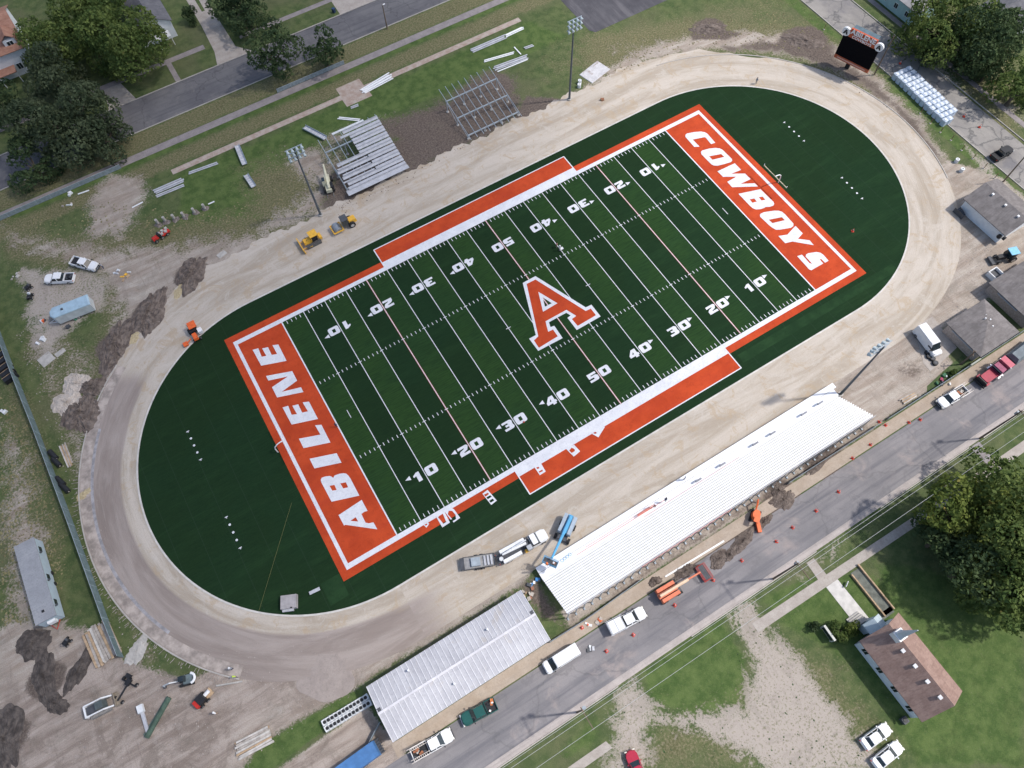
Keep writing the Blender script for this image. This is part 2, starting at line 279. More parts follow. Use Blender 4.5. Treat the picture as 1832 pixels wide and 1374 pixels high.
# ---------------------------------------------------------------- surface materials
def surf(name,c1,c2,scale=.4,fine=6,streak=None,crack=None,patch=None,rough=.9,bs=.3,spec=.2):
    mt,nt,b=new_mat(name); a=noise(nt,scale,5,.6); f=noise(nt,fine,3,.7)
    c=mixc(nt,ramp(nt,a,.32,.68),c1,c2); a2=noise(nt,scale*4.5,5,.7,dist=.7); c=mixc(nt,mth(nt,'MULTIPLY',ramp(nt,a2,.52,.64),.35),c,tuple(.72*q for q in c1))
    if streak:
        s=noise(nt,1,5,.65,sc3=streak[0]); c=mixc(nt,mth(nt,'MULTIPLY',ramp(nt,s,.45,.7),streak[2]),c,streak[1])
    if patch:
        s=noise(nt,patch[0],4,.7,dist=.5); c=mixc(nt,mth(nt,'MULTIPLY',ramp(nt,s,patch[3] if len(patch)>3 else .56,.7),patch[2]),c,patch[1])
    if crack:
        vo=nd(nt,'ShaderNodeTexVoronoi',feature='DISTANCE_TO_EDGE'); g=nt.nodes.new('ShaderNodeNewGeometry'); mx=nt.nodes.new('ShaderNodeVectorMath'); mx.operation='ADD'
        nn=nd(nt,'ShaderNodeTexNoise',i_Scale=.35,i_Detail=4); nt.links.new(g.outputs['Position'],nn.inputs['Vector']); sc_=nt.nodes.new('ShaderNodeVectorMath'); sc_.operation='SCALE'; sc_.inputs['Scale'].default_value=4.0
        nt.links.new(nn.outputs['Color'],sc_.inputs[0]); nt.links.new(g.outputs['Position'],mx.inputs[0]); nt.links.new(sc_.outputs[0],mx.inputs[1]); nt.links.new(mx.outputs[0],vo.inputs['Vector']); vo.inputs['Scale'].default_value=crack[0]
        l=nd(nt,'ShaderNodeMapRange'); l.inputs[1].default_value=0; l.inputs[2].default_value=crack[1]; l.inputs[3].default_value=crack[2]; l.inputs[4].default_value=0; nt.links.new(vo.outputs['Distance'],l.inputs[0])
        c=mixc(nt,l.outputs[0],c,crack[3])
    c=mixc(nt,mth(nt,'MULTIPLY',ramp(nt,f,.35,.75),.35),c,mixc(nt,.5,c,(.03,.03,.03)))
    nt.links.new(c,b.inputs['Base Color']); b.inputs['Roughness'].default_value=rough; b.inputs['Specular IOR Level'].default_value=spec; bump(nt,b,f,bs,.04); return mt
ASPH=surf('street_asphalt',(.125,.123,.133),(.17,.167,.172),.12,7,((.04,1.1,1),(.095,.095,.105),.7),(.08,.012,.5,(.05,.05,.055)),(.2,(.21,.20,.195),.6,.56))
ASPH2=surf('grey_asphalt',(.20,.192,.198),(.265,.25,.252),.1,8,((.03,.75,1),(.145,.142,.155),.9),(.05,.010,.35,(.10,.10,.10)),(.13,(.35,.30,.28),.75,.53))
ASPH3=surf('lot_asphalt',(.07,.068,.078),(.10,.098,.108),.15,6,((.5,.06,1),(.19,.18,.19),.5))
SROAD=surf('patched_side_road',(.25,.235,.22),(.33,.31,.285),.12,6,((.6,.05,1),(.20,.19,.19),.5),(.16,.035,.75,(.10,.10,.10)),(.11,(.17,.165,.175),.8,.5))
WALK=surf('concrete_walk',(.36,.32,.285),(.44,.40,.36),.6,7,None,None,(.8,(.28,.25,.22),.4,.6))
WALK2=surf('old_walk',(.24,.215,.215),(.31,.28,.275),.6,7,None,None,(.8,(.18,.17,.14),.5,.6))
WALKT=surf('tan_walk',(.37,.30,.235),(.43,.36,.295),.5,7,((.25,1.3,1),(.33,.28,.23),.5),None,(.5,(.30,.27,.23),.4,.6))
BRICKP=surf('brick_path',(.36,.27,.22),(.46,.39,.34),.8,8,None,None,(.5,(.45,.41,.36),.7,.5))
KERB=surf('kerb_concrete',(.40,.37,.34),(.50,.47,.43),.5,7)
# streets
def box_s(mb,x0,x1,y0,y1,z,h=.12): return mb.slab([[(x0,y0),(x1,y0),(x1,y1),(x0,y1)]],z,h)
struct('back_street',box_s(MB(),-300,300,87.3,97.1,.02),ASPH)
struct('main_road',box_s(MB(),-300,300,-61.9,-54.3,.02),ASPH2)
struct('side_road',MB().slab([[(98.3,-53),(98.3,86.9),(108.2,86.9),(108,20),(107,-53)]],.016,.1),SROAD)
struct('parking_lot',MB().slab([[(49.6,87.0),(49.4,59.6),(50.3,58.3),(71.4,58.2),(73,59),(76,87)]],.024,.1),ASPH3)
gut=surf('gutter_concrete',(.40,.355,.33),(.48,.43,.40),.5,7,((.1,2.2,1),(.32,.29,.27),.6),(.0001,.001,0,(.1,.1,.1)))
struct('gutter',box_s(MB(),-51,300,-62.9,-61.9,.03),gut)
k=MB()
for a_,b_ in ((-49,-27.5),(-13.5,12),(26,46.5),(50,300)): k.box(((a_+b_)/2,-63.02,.05),(b_-a_,.16,.2))
k.box((0,87.2,.06),(600,.16,.2)); k.box((-10,97.2,.06),(580,.16,.2)); k.box((98.2,16,.06),(.16,138,.2)); k.box((108.3,16,.06),(.16,138,.2))
struct('kerb',k,KERB)
struct('upper_pavement',box_s(MB(),-61,98,-54.1,-52.0,.06),WALKT)
struct('back_pavement',box_s(MB(),-300,96,79.25,81.2,.03),WALK2)
struct('van_pad',MB().slab([W([(1636,588),(1668,566),(1712,622),(1680,652),(1664,664),(1652,650)])],.035,.1),WALK)
struct('grass_strip',MB().slab([[(48,-51.6),(59,-51.6),(59,-49.4),(54,-49.9),(49,-50.6)]],.025,.1),surf('strip_grass',(.05,.085,.03),(.10,.13,.055),1.2,6,None,None,(.8,(.2,.17,.12),.5,.55),.95,.8))
struct('brick_footpath',MB().slab([[(-51,71.2),(-10.4,71.2),(-10.4,68.7),(-4,68.7),(-4,71.2),(37.5,71.2),(37.5,72.7),(-4.2,72.7),(-4.2,75.2),(-10.2,75.2),(-10.2,72.7),(-51,72.7)]],.03,.1),BRICKP)
struct('south_footpath',MB().slab([[(-4.2,-68),(29.5,-68.4),(60,-68.6),(60,-67),(29.5,-67),(10.9,-66.7),(10.9,-63.6),(9.4,-63.6),(9.2,-66.6),(-4.2,-66.4)]],.04,.1),WALK)
struct('church_walk',MB().slab([[(9.5,-76.3),(9.5,-68.2),(11.9,-68.2),(12.0,-76.3)]],.044,.1),mat((.55,.53,.5),.9,.12,1,name='pale_concrete'))
struct('north_footpath',MB().slab([[(-120,104.2),(-31,104.2),(-31,105.8),(-120,105.8)]],.03,.1),WALK2)
struct('driveway',MB().slab([[(-57,97.3),(-50.5,97.3),(-52,104.2),(-56,104.2)]],.028,.1),WALK)
struct('driveway',MB().slab([[(-30.6,97.3),(-21.5,97.3),(-24.5,101),(-24.5,116),(-23.6,150),(-25.2,150),(-26.2,117),(-27,117),(-26.6,150),(-28.4,150),(-28.9,112),(-29.5,102)]],.028,.1),WALK)
struct('north_footpath',MB().slab([[(-22.5,102.8),(2,102.8),(2,104.2),(-22.5,104.2)]],.03,.1),WALK2)
struct('driveway',MB().slab([[(1.5,97.3),(16,97.3),(13,104),(9,125),(2.5,125)]],.028,.1),WALK)
struct('lot_path',MB().slab([[(-40.8,97.3),(-39.6,97.3),(-39.6,104.2),(-40.8,104.2)]],.03,.1),WALK2)
struct('side_pavement',MB().slab([[(111.2,-20),(112.5,-20),(113,60),(111.6,60)]],.03,.1),WALK2)
struct('bottom_footpath',MB().slab([W([(1015,1374),(1084,1326),(1096,1338),(1045,1374)])],.03,.1),WALK)
struct('east_footpath',MB().slab([[(46.7,-63.1),(48.8,-63.1),(48.9,-68.8),(46.9,-68.8)]],.03,.1),WALK2)
# ---------------------------------------------------------------- running track and turf
def stad(r,ctr=49.3,n=48,ytop=None):
    P=[]
    for i in range(n+1):
        t=-math.pi/2+math.pi*i/n; P.append((ctr+r*math.cos(t),r*math.sin(t)))
    for i in range(n+1):
        t=math.pi/2+math.pi*i/n; P.append((-ctr+r*math.cos(t),r*math.sin(t)))
    return P
def track_mesh():
    # strips along the oval with UV = metres along / across
    ctr=49.3; pts=[]; s=0
    def outer(x,y,nxn,nyn):
        if abs(x)<=ctr: return 12.6 if nyn>0 else 9.2
        a=abs(nyn); return 9.9+(2.7 if nyn>0 else -.7)*max(0,a-.8)/.2
    N=[]
    for i in range(60): N.append((-ctr+2*ctr*i/60,-1,0,-1))
    for i in range(60): t=-math.pi/2+math.pi*i/60; N.append((ctr,None,math.cos(t),math.sin(t)))
    for i in range(160): N.append((ctr-2*ctr*i/160,1,0,1))
    for i in range(60): t=math.pi/2+math.pi*i/60; N.append((-ctr,None,math.cos(t),math.sin(t)))
    T=12; V=[];UV=[];r0=32.1; prev=None
    for j in range(len(N)+1):
        cx,_,nxn,nyn=N[j%len(N)]; p0=(cx+r0*nxn,r0*nyn); wd=outer(cx+.0,p0[1],nxn,nyn) if nxn else (12.6 if nyn>0 else 9.2)
        if nxn: wd=outer(cx+nxn*10,0,nxn,nyn)
        if nyn>.6: wd+=.45*math.sin(p0[0]*.43)+.35*math.sin(p0[0]*1.31+1)+.25*math.sin(p0[0]*2.9+2)
        pm=(cx+(r0+5)*nxn,(r0+5)*nyn)
        if prev: s+=math.dist(pm,prev)
        prev=pm
        for i in range(T+1):
            r=r0+wd*i/T; V.append((cx+r*nxn,r*nyn,.028)); UV.append((s,r-r0))
    Fc=[(j*(T+1)+i,j*(T+1)+i+1,(j+1)*(T+1)+i+1,(j+1)*(T+1)+i) for j in range(len(N)) for i in range(T)]
    mb=MB(); mb.add(V,Fc); return mb,UV
tm,UV=track_mesh()
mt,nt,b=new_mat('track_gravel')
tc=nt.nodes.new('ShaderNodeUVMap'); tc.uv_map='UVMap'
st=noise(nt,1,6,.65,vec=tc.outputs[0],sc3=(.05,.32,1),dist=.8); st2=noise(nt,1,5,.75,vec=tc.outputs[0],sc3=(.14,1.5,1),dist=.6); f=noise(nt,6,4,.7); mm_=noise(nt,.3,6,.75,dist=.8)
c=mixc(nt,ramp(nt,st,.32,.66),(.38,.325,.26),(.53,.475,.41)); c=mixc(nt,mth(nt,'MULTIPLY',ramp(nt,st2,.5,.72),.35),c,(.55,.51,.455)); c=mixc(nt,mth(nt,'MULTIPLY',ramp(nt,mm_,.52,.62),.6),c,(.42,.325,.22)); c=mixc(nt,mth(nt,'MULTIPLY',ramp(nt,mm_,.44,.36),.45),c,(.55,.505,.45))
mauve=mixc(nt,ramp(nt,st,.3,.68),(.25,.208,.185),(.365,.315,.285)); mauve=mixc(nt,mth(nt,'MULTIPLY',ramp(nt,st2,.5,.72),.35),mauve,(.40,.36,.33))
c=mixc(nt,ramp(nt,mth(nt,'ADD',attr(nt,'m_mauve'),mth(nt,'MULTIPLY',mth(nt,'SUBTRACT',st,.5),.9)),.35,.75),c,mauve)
c=mixc(nt,mth(nt,'MULTIPLY',ramp(nt,f,.4,.75),.3),c,(.24,.2,.17))
nt.links.new(c,b.inputs['Base Color']); b.inputs['Roughness'].default_value=.95; b.inputs['Specular IOR Level'].default_value=.1; bump(nt,b,mth(nt,'ADD',f,mth(nt,'MULTIPLY',st2,2)),.5,.08)
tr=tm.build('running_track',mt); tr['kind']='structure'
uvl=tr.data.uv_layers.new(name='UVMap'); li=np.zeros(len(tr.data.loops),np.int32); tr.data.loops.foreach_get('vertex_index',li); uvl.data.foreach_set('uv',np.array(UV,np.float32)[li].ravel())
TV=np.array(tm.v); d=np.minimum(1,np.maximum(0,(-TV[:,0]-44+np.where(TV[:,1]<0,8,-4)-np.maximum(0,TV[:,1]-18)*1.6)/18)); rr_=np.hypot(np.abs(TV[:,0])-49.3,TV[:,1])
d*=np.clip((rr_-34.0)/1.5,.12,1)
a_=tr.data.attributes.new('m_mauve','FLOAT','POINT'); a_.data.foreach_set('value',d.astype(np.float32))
# inner kerb and outer kerb strips
def ring(r0,r1,z,h,a0=None,a1=None,side=None,n=72):
    mb=MB()
    if side is None:
        A=stad(r0,n=n); B=stad(r1,n=n); N=len(A)
        mb.add([(p[0],p[1],z) for p in A]+[(p[0],p[1],z) for p in B]+[(p[0],p[1],z-h) for p in A]+[(p[0],p[1],z-h) for p in B],
          [(i,N+i,N+(i+1)%N,(i+1)%N) for i in range(N)]+[(i,(i+1)%N,2*N+(i+1)%N,2*N+i) for i in range(N)]+[(N+(i+1)%N,N+i,3*N+i,3*N+(i+1)%N) for i in range(N)])
    else:
        N=n+1; V=[]
        for zz in (z,z-h):
            for r in (r0,r1):
                for i in range(N):
                    t=a0+(a1-a0)*i/n; V.append((side*49.3+r*math.cos(t),r*math.sin(t),zz))
        Fc=[]
        for i in range(n):
            Fc+=[(i,N+i,N+i+1,i+1),(2*N+i,2*N+i+1,i+1,i)[::-1],(N+i,3*N+i,3*N+i+1,N+i+1)]
        mb.add(V,Fc)
    return mb
struct('inner_kerb',ring(31.85,32.15,.10,.12),mat((.55,.53,.49),.85,.12,.8,name='kerb_white'))
struct('outer_kerb',ring(41.9,42.1,.12,.14,-math.pi*.14,math.pi*.45,1),KERB)
struct('outer_kerb',ring(42.0,42.22,.12,.14,math.pi*.72,math.pi*1.27,-1),KERB)
struct('drain_strip',ring(39.6,40.1,.05,.05,math.pi*.82,math.pi*1.16,-1),mat((.30,.29,.30),.9,.3,.8,name='drain'))
struct('drain_strip',ring(40.1,41.9,.045,.05,math.pi*.72,math.pi*1.27,-1),mat((.36,.31,.275),.95,.35,.6,name='loose_soil'))
# turf
mt,nt,b=new_mat('artificial_turf')
g=nt.nodes.new('ShaderNodeNewGeometry'); sp=nt.nodes.new('ShaderNodeSeparateXYZ'); nt.links.new(g.outputs['Position'],sp.inputs[0])
# 5-yard rolls laid with opposite nap inside the field
fx=mth(nt,'DIVIDE',mth(nt,'ADD',sp.outputs[0],50*YD),5*YD); par=mth(nt,'GREATER_THAN',mth(nt,'MODULO',mth(nt,'FLOOR',mth(nt,'ADD',fx,100)),2.0),.5)
inf=mth(nt,'MULTIPLY',mth(nt,'LESS_THAN',mth(nt,'ABSOLUTE',sp.outputs[0]),50*YD),mth(nt,'LESS_THAN',mth(nt,'ABSOLUTE',sp.outputs[1]),24.4))
par=mth(nt,'MULTIPLY',mth(nt,'SUBTRACT',1.0,par),inf)
s1=noise(nt,1,4,.6,sc3=(.05,.35,1)); s2=noise(nt,1,4,.7,sc3=(.35,5,1)); s3=noise(nt,.04,4,.6); s4=noise(nt,10,3,.7)
c=mixc(nt,par,(.0135,.033,.0135),(.0255,.061,.0180)); c=mixc(nt,mth(nt,'MULTIPLY',ramp(nt,s3,.42,.62),.4),c,(.013,.038,.018)); c=mixc(nt,mth(nt,'MULTIPLY',ramp(nt,s1,.5,.7),.3),c,(.025,.062,.024)); c=mixc(nt,mth(nt,'MULTIPLY',ramp(nt,s2,.4,.66),.5),c,(.008,.02,.010)); c=mixc(nt,mth(nt,'MULTIPLY',ramp(nt,s4,.45,.75),.3),c,(.03,.055,.03))
# seams every 15 ft outside the field
sy=mth(nt,'LESS_THAN',mth(nt,'ABSOLUTE',mth(nt,'SUBTRACT',mth(nt,'FRACT',mth(nt,'DIVIDE',mth(nt,'ADD',sp.outputs[0],200.03),4.572)),.5)),.012)
c=mixc(nt,mth(nt,'MULTIPLY',mth(nt,'MULTIPLY',sy,mth(nt,'SUBTRACT',1.0,inf)),.22),c,(.04,.065,.045))
nt.links.new(c,b.inputs['Base Color']); b.inputs['Roughness'].default_value=.95; b.inputs['Specular IOR Level'].default_value=.03; bump(nt,b,mth(nt,'ADD',s2,s4),.5,.04)
TURF=mt
field=MB().slab([stad(31.9)],.05,.08).build('playing_field',TURF); field['kind']='structure'
PW=surf('white_turf',(.66,.67,.71),(.74,.75,.78),.5,9,None,None,None,.9,.2); PO=surf('orange_turf',(.43,.050,.013),(.54,.070,.019),.22,9,((.1,.5,1),(.43,.048,.018),.6),None,(.5,(.55,.068,.02),.4,.55),.9,.25)
PR=surf('red_line_turf',(.42,.10,.07),(.5,.13,.10),.5,9)
Z=.054
def fpart(name,mb,m_,lab=None):
    o=mb.build(name,m_,field)
    if lab: o['label']=lab
    return o
G=50*YD; S=24.384
for sx,nm in ((-1,'western'),(1,'eastern')):
    x0,x1=sorted((sx*(G+.12),sx*56.75)); fpart('end_zone',MB().rect(x0,x1,-26.6,26.6,Z),PO,'orange end zone, '+nm)
for sy in (-1,1):
    y0,y1=sorted((sy*24.3,sy*26.6)); fpart('orange_border',MB().rect(-G-.12,G+.12,y0,y1,Z),PO)
    y0,y1=sorted((sy*26.3,sy*30.0)); fpart('team_area',MB().rect(-22.9,22.9,y0,y1,Z+.004),PO)
    y0,y1=sorted((sy*24.3,sy*26.4)); fpart('coaching_band',MB().rect(-22.9,22.9,y0,y1,Z+.008),PW)
    y0,y1=sorted((sy*24.3,sy*25.2)); fpart('sideline',MB().rect(-55.5,55.5,y0,y1,Z+.012),PW)
    l=MB(); y0,y1=sorted((sy*29.95,sy*30.15)); l.rect(-22.95,22.95,y0,y1,Z+.012)
    y0,y1=sorted((sy*25.2,sy*30.1)); l.rect(-23.05,-22.83,y0,y1,Z+.014); l.rect(22.83,23.05,y0,y1,Z+.014); fpart('team_area_outline',l,PW)
    l=MB()
    for sx in (-1,1):
        x0,x1=sorted((sx*54.86,sx*55.5)); 
        if sy<0: fpart('end_line',MB().rect(x0,x1,-25.2,25.2,Z+.016),PW)
for i in range(21):
    x=(-50+5*i)*YD
    if i in (0,20): fpart('goal_line',MB().rect(x-.12,x+.12,-S,S,Z+.018),PW)
    elif i in (4,10,16):
        fpart('yard_line',MB().rect(x-.125,x+.125,-S,S,Z+.018),PR,'red edged yard line'); fpart('yard_line',MB().rect(x-.06,x+.06,-S,S,Z+.022),PW)
    else: fpart('yard_line',MB().rect(x-.068,x+.068,-S,S,Z+.018),PW)
hm=MB()
for i in range(1,100):
    x=(-50+i)*YD
    if i%5==0:
        for sy in (-1,1): hm.rect(x-.35,x+.35,sy*8.53-.06,sy*8.53+.06,Z+.026)
        continue
    for ya,yb in ((8.23,8.85),(-8.85,-8.23),(23.4,24.1),(-24.1,-23.4)): hm.rect(x-.06,x+.06,ya,yb,Z+.018)
for sx in (-1,1): hm.rect(sx*(G-3*YD)-.06,sx*(G-3*YD)+.06,-.9,.9,Z+.018)
for sx in (-1,1):
    hm.rect(sx*9.14-.06,sx*9.14+.06,-.5,.5,Z+.026); hm.rect(sx*9.14-.5,sx*9.14+.5,-.06,.06,Z+.03)
h=fpart('hash_marks',hm,PW); h['kind']='stuff'
# numbers: glyphs in a 2.0 x 1.9 m cell
def arc(cx,cy,r,a0,a1,n=4): return [(cx+r*math.cos(math.radians(a0+(a1-a0)*i/n)),cy+r*math.sin(math.radians(a0+(a1-a0)*i/n))) for i in range(n+1)]
GL={'0':[[*arc(.7,-.55,.4,-90,0),*arc(.7,.55,.4,0,90),*arc(-.7,.55,.4,90,180),*arc(-.7,-.55,.4,180,270)],[(-.32,-.42),(.32,-.42),(.32,.42),(-.32,.42)][::-1]],
'1':[[(-.25,-.95),(.5,-.95),(.5,.95),(-.05,.95),(-.75,.55),(-.75,.2),(-.25,.3)]],
'2':[[(-.95,-.95),(1.0,-.95),(1.0,-.45),(-.05,-.45),(-.05,-.32),(.7,-.1),*arc(.7,.55,.4,0,90),(-.9,.95),(-.95,.42),(.2,.45),(.2,.3),(-.6,.1),(-.95,-.25)]],
'3':[[(-.95,-.95),(.7,-.95),*arc(.6,-.5,.45,-60,40),(.95,.1),*arc(.6,.5,.45,0,90),(-.95,.95),(-.95,.5),(.1,.5),(.1,.22),(-.5,.22),(-.5,-.2),(.1,-.2),(.1,-.48),(-.95,-.48)]],
'4':[[(.05,-.95),(.75,-.95),(.75,-.6),(1.0,-.6),(1.0,-.1),(.75,-.1),(.75,.95),(-.1,.95),(-1.0,-.1),(-1.0,-.6),(.05,-.6)],[(.05,-.1),(.05,.4),(-.35,-.1)]],
'5':[[(-.95,-.95),(.6,-.95),*arc(.6,-.5,.45,-60,0),(1.05,.0),(.7,.28),(-.25,.28),(-.25,.48),(.95,.48),(.95,.95),(-.9,.95),(-.9,-.15),(.1,-.15),(.1,-.48),(-.95,-.48)]]}
RB=mat((.25,.05,.04),.9,.1,2,name='number_edge')
def glyph(ch,cx,cy,rot,parent_name,s=(1.0,1.0)):
    c,s_=math.cos(rot),math.sin(rot)
    def T(p,dx=0,dy=0,k=1): x,y=p[0]*s[0]*k,p[1]*s[1]*k; return (cx+x*c-y*s_+dx,cy+x*s_+y*c+dy)
    L=GL[ch]; L2=[[p for p in l] for l in L]
    fpart('painted_number',MB().sheet([[T(p) for p in l] for l in L2],Z+.028),PW)
for i,n_ in enumerate((1,2,3,4,5,4,3,2,1)):
    x=(-40+10*i)*YD
    for side in (-1,1):
        rot=0 if side<0 else math.pi; cy=side*17.2; d_=1.3
        l=(x-d_,x+d_)
        glyph(str(n_),x-d_*(1 if side<0 else -1),cy,rot,None,(.98,.95)); glyph('0',x+d_*(1 if side<0 else -1),cy,rot,None,(.98,.95))
        if n_!=5:
            sx=-1 if i<4 else 1; bx=x+sx*2.55; tip=x+sx*3.55; yo=cy-side*.55
            fpart('direction_arrow',MB().sheet([[(bx,yo-.42),(bx,yo+.42),(tip,yo)]],Z+.028),PW)
# lettering traced in the end zones
A1,A2,A3,A4,A5,A6,A7,A8,A9=K(440,600,160),K(480,700,160),K(540,800,160),K(580,860,160),K(1200,220,160),K(1290,300,160),K(1360,380,160),K(930,480,160),K(880,400,400)
def letter(nm,k,loops,z=Z+.02,m_=None): return fpart('painted_letter',MB().sheet([[k(*p)[:2] for p in l] for l in loops],z),m_ or PW,'painted letter '+nm)
letter('E',A1,[[(140,300),(255,268),(325,440),(420,425),(335,270),(455,245),(530,405),(640,385),(545,205),(665,190),(835,525),(315,625)]])
letter('N',A1,[[(415,835),(950,735),(1050,930),(735,1160),(1130,1065),(1180,1165),(640,1275),(535,1065),(860,845),(460,930)]])
letter('E',A2,[[(295,335),(410,300),(480,485),(590,470),(495,300),(615,270),(695,440),(815,415),(705,230),(835,215),(1020,570),(480,685)]])
letter('L',A2,[[(630,975),(1070,890),(960,700),(1090,688),(1275,1052),(725,1168)]])
letter('I',A3,[[(160,240),(715,125),(815,320),(260,438)]])
letter('B',A3,[[(400,720),(388,670),(410,630),(470,605),(570,592),(610,605),(645,632),(670,585),(760,550),(850,535),(910,545),(960,590),(1000,650),(1180,995),(610,1120)],[(570,795),(670,775),(715,880),(625,893)],[(790,745),(905,722),(950,825),(850,848)]])
letter('A',A4,[[(295,708),(770,395),(890,620),(820,640),(765,685),(848,860),(910,875),(1010,855),(1090,998),(435,905),(410,922)],[(540,825),(645,750),(700,838)]])
letter('C',A5,[[(300,250),(330,220),(480,190),(620,180),(700,195),(750,225),(910,410),(825,438),(720,310),(690,295),(450,345),(590,490),(480,495),(300,290)]])
letter('O',A5,[[(615,600),(640,570),(780,530),(910,515),(1000,525),(1060,555),(1250,740),(1258,780),(1225,808),(1080,850),(960,880),(880,875),(830,850),(630,650)],[(785,688),(1030,640),(1095,700),(850,758)]])
letter('W',A5,[[(955,995),(1310,830),(1440,965),(1235,1045),(1520,1040),(1635,1155),(1430,1250),(1720,1240),(1785,1305),(1255,1320),(1155,1210),(1345,1105),(1070,1108)]])
letter('B',A6,[[(355,540),(805,445),(1070,705),(1088,745),(1070,780),(1000,805),(910,810),(880,830),(800,855),(710,860),(650,835),(600,795)],[(585,655),(680,635),(730,700),(640,722)],[(770,610),(850,597),(905,660),(830,678)]])
letter('O',A6,[[(793,975),(810,945),(880,915),(1080,885),(1180,885),(1250,910),(1310,960),(1480,1150),(1480,1200),(1430,1235),(1200,1275),(1120,1275),(1040,1230),(980,1180),(800,1010)],[(975,1070),(1245,1018),(1305,1080),(1050,1140)]])
letter('Y',A7,[[(370,487),(555,460),(720,280),(870,435),(770,545),(1010,575),(1095,675),(660,600),(510,635)]])
letter('S',A7,[[(755,900),(855,870),(1010,1045),(1060,1055),(930,910),(935,870),(980,840),(1150,815),(1230,830),(1290,870),(1400,995),(1325,1035),(1250,960),(1215,965),(1290,1050),(1045,1190),(1000,1170)]])
P_=lambda x,y,z=0: at(x,y)
letter('A outline',P_,[[(935.2,506.6),(957.9,494.4),(1047.9,550.3),(1058,545.5),(1074.5,566.5),(1031.8,590.9),(1015.2,569.1),(1020.8,564.7),(1013,559.9),(982,576.9),(985,585.7),(991.6,583.1),(1006.6,605.2),(963,628.2),(946.6,606.3),(958.6,599.8)],[at_ for at_ in [(971,532.4),(987.2,542.9),(975,549)]]],Z+.034)
letter('A',P_,[[(942.2,508.4),(958,500.5),(1047.9,556.8),(1057,552.5),(1066.2,564.3),(1033.5,583.5),(1023,571.3),(1030.9,565.6),(1013.4,554.7),(975.9,575.2),(980.7,594),(989.4,590),(997.9,602),(964.1,622.7),(955.3,609.6),(963,602)],[(963,522.4),(997.2,542.9),(971.5,558.2)]],Z+.038,PO)
# template pieces lying by the near sideline
B1=K(740,860,160); B2=K(930,740,160)
def cut(k,lo,z=Z+.04): return fpart('turf_cutout',MB().sheet([[k(*p)[:2] for p in l] for l in lo],z),PW)
cut(B1,[[(1410,270),(1515,190),(1705,410),(1590,500)],[(1440,290),(1520,250),(1545,275),(1475,330)],[(1490,345),(1570,300),(1600,330),(1520,385)],[(1545,415),(1620,370),(1655,405),(1580,455)]])
cut(B1,[[(460,740),(640,650),(745,860),(590,960)],[(500,750),(560,690),(600,680),(670,850),(610,885)]])
cut(B1,[[(640,640),(780,560),(830,590),(955,765),(820,860),(800,830),(870,790),(860,700),(790,620),(720,620),(700,690),(790,790),(760,800)]])
cut(B1,[[(190,900),(290,850),(320,885),(265,965)],[(225,905),(270,880),(285,900),(250,925)]])
cut(B2,[[(290,1090),(440,1030),(530,1190),(410,1265)],[(335,1110),(380,1090),(405,1120),(360,1140)],[(385,1190),(460,1150),(475,1180),(400,1215)]])
cut(B2,[[(940,720),(1110,640),(1235,775),(1105,885)],[(1010,760),(1060,700),(1120,730),(1130,770),(1060,810)]])
cut(B2,[[(1480,420),(1600,300),(1745,270),(1610,490)],[(1500,400),(1540,370),(1580,400),(1540,420)]])
# lighter nap strips and scuffed corners outside the field
TL=surf('light_nap_turf',(.013,.036,.015),(.022,.056,.022),.25,9,((.06,1.2,1),(.014,.036,.016),.6),None,None,.95,.3,.03)
for a_ in ((24,62.5,-29.4,-27.6),(-60.2,-56.9,-29,-25)): fpart('light_turf_strip',MB().rect(*a_,Z-.002),TL)
# small inlaid alignment marks in the two D-zones
dm=MB()
for a_,b_ in (((1403,219),(1438,252)),((1506,318),(1542,355)),((336,772),(359,822)),((405,925),(430,980))):
    for i in range(5):
        x,y,_=at(a_[0]+(b_[0]-a_[0])*i/4,a_[1]+(b_[1]-a_[1])*i/4)
        if i in (0,4): dm.rect(x-.28,x+.28,y-.07,y+.07,Z); dm.rect(x-.07,x+.07,y-.28,y+.1,Z+.004)
        else: dm.sheet([[(x+.22*math.cos(t*.785),y+.22*math.sin(t*.785)) for t in range(8)]],Z)
o=fpart('alignment_marks',dm,PW); o['kind']='stuff'
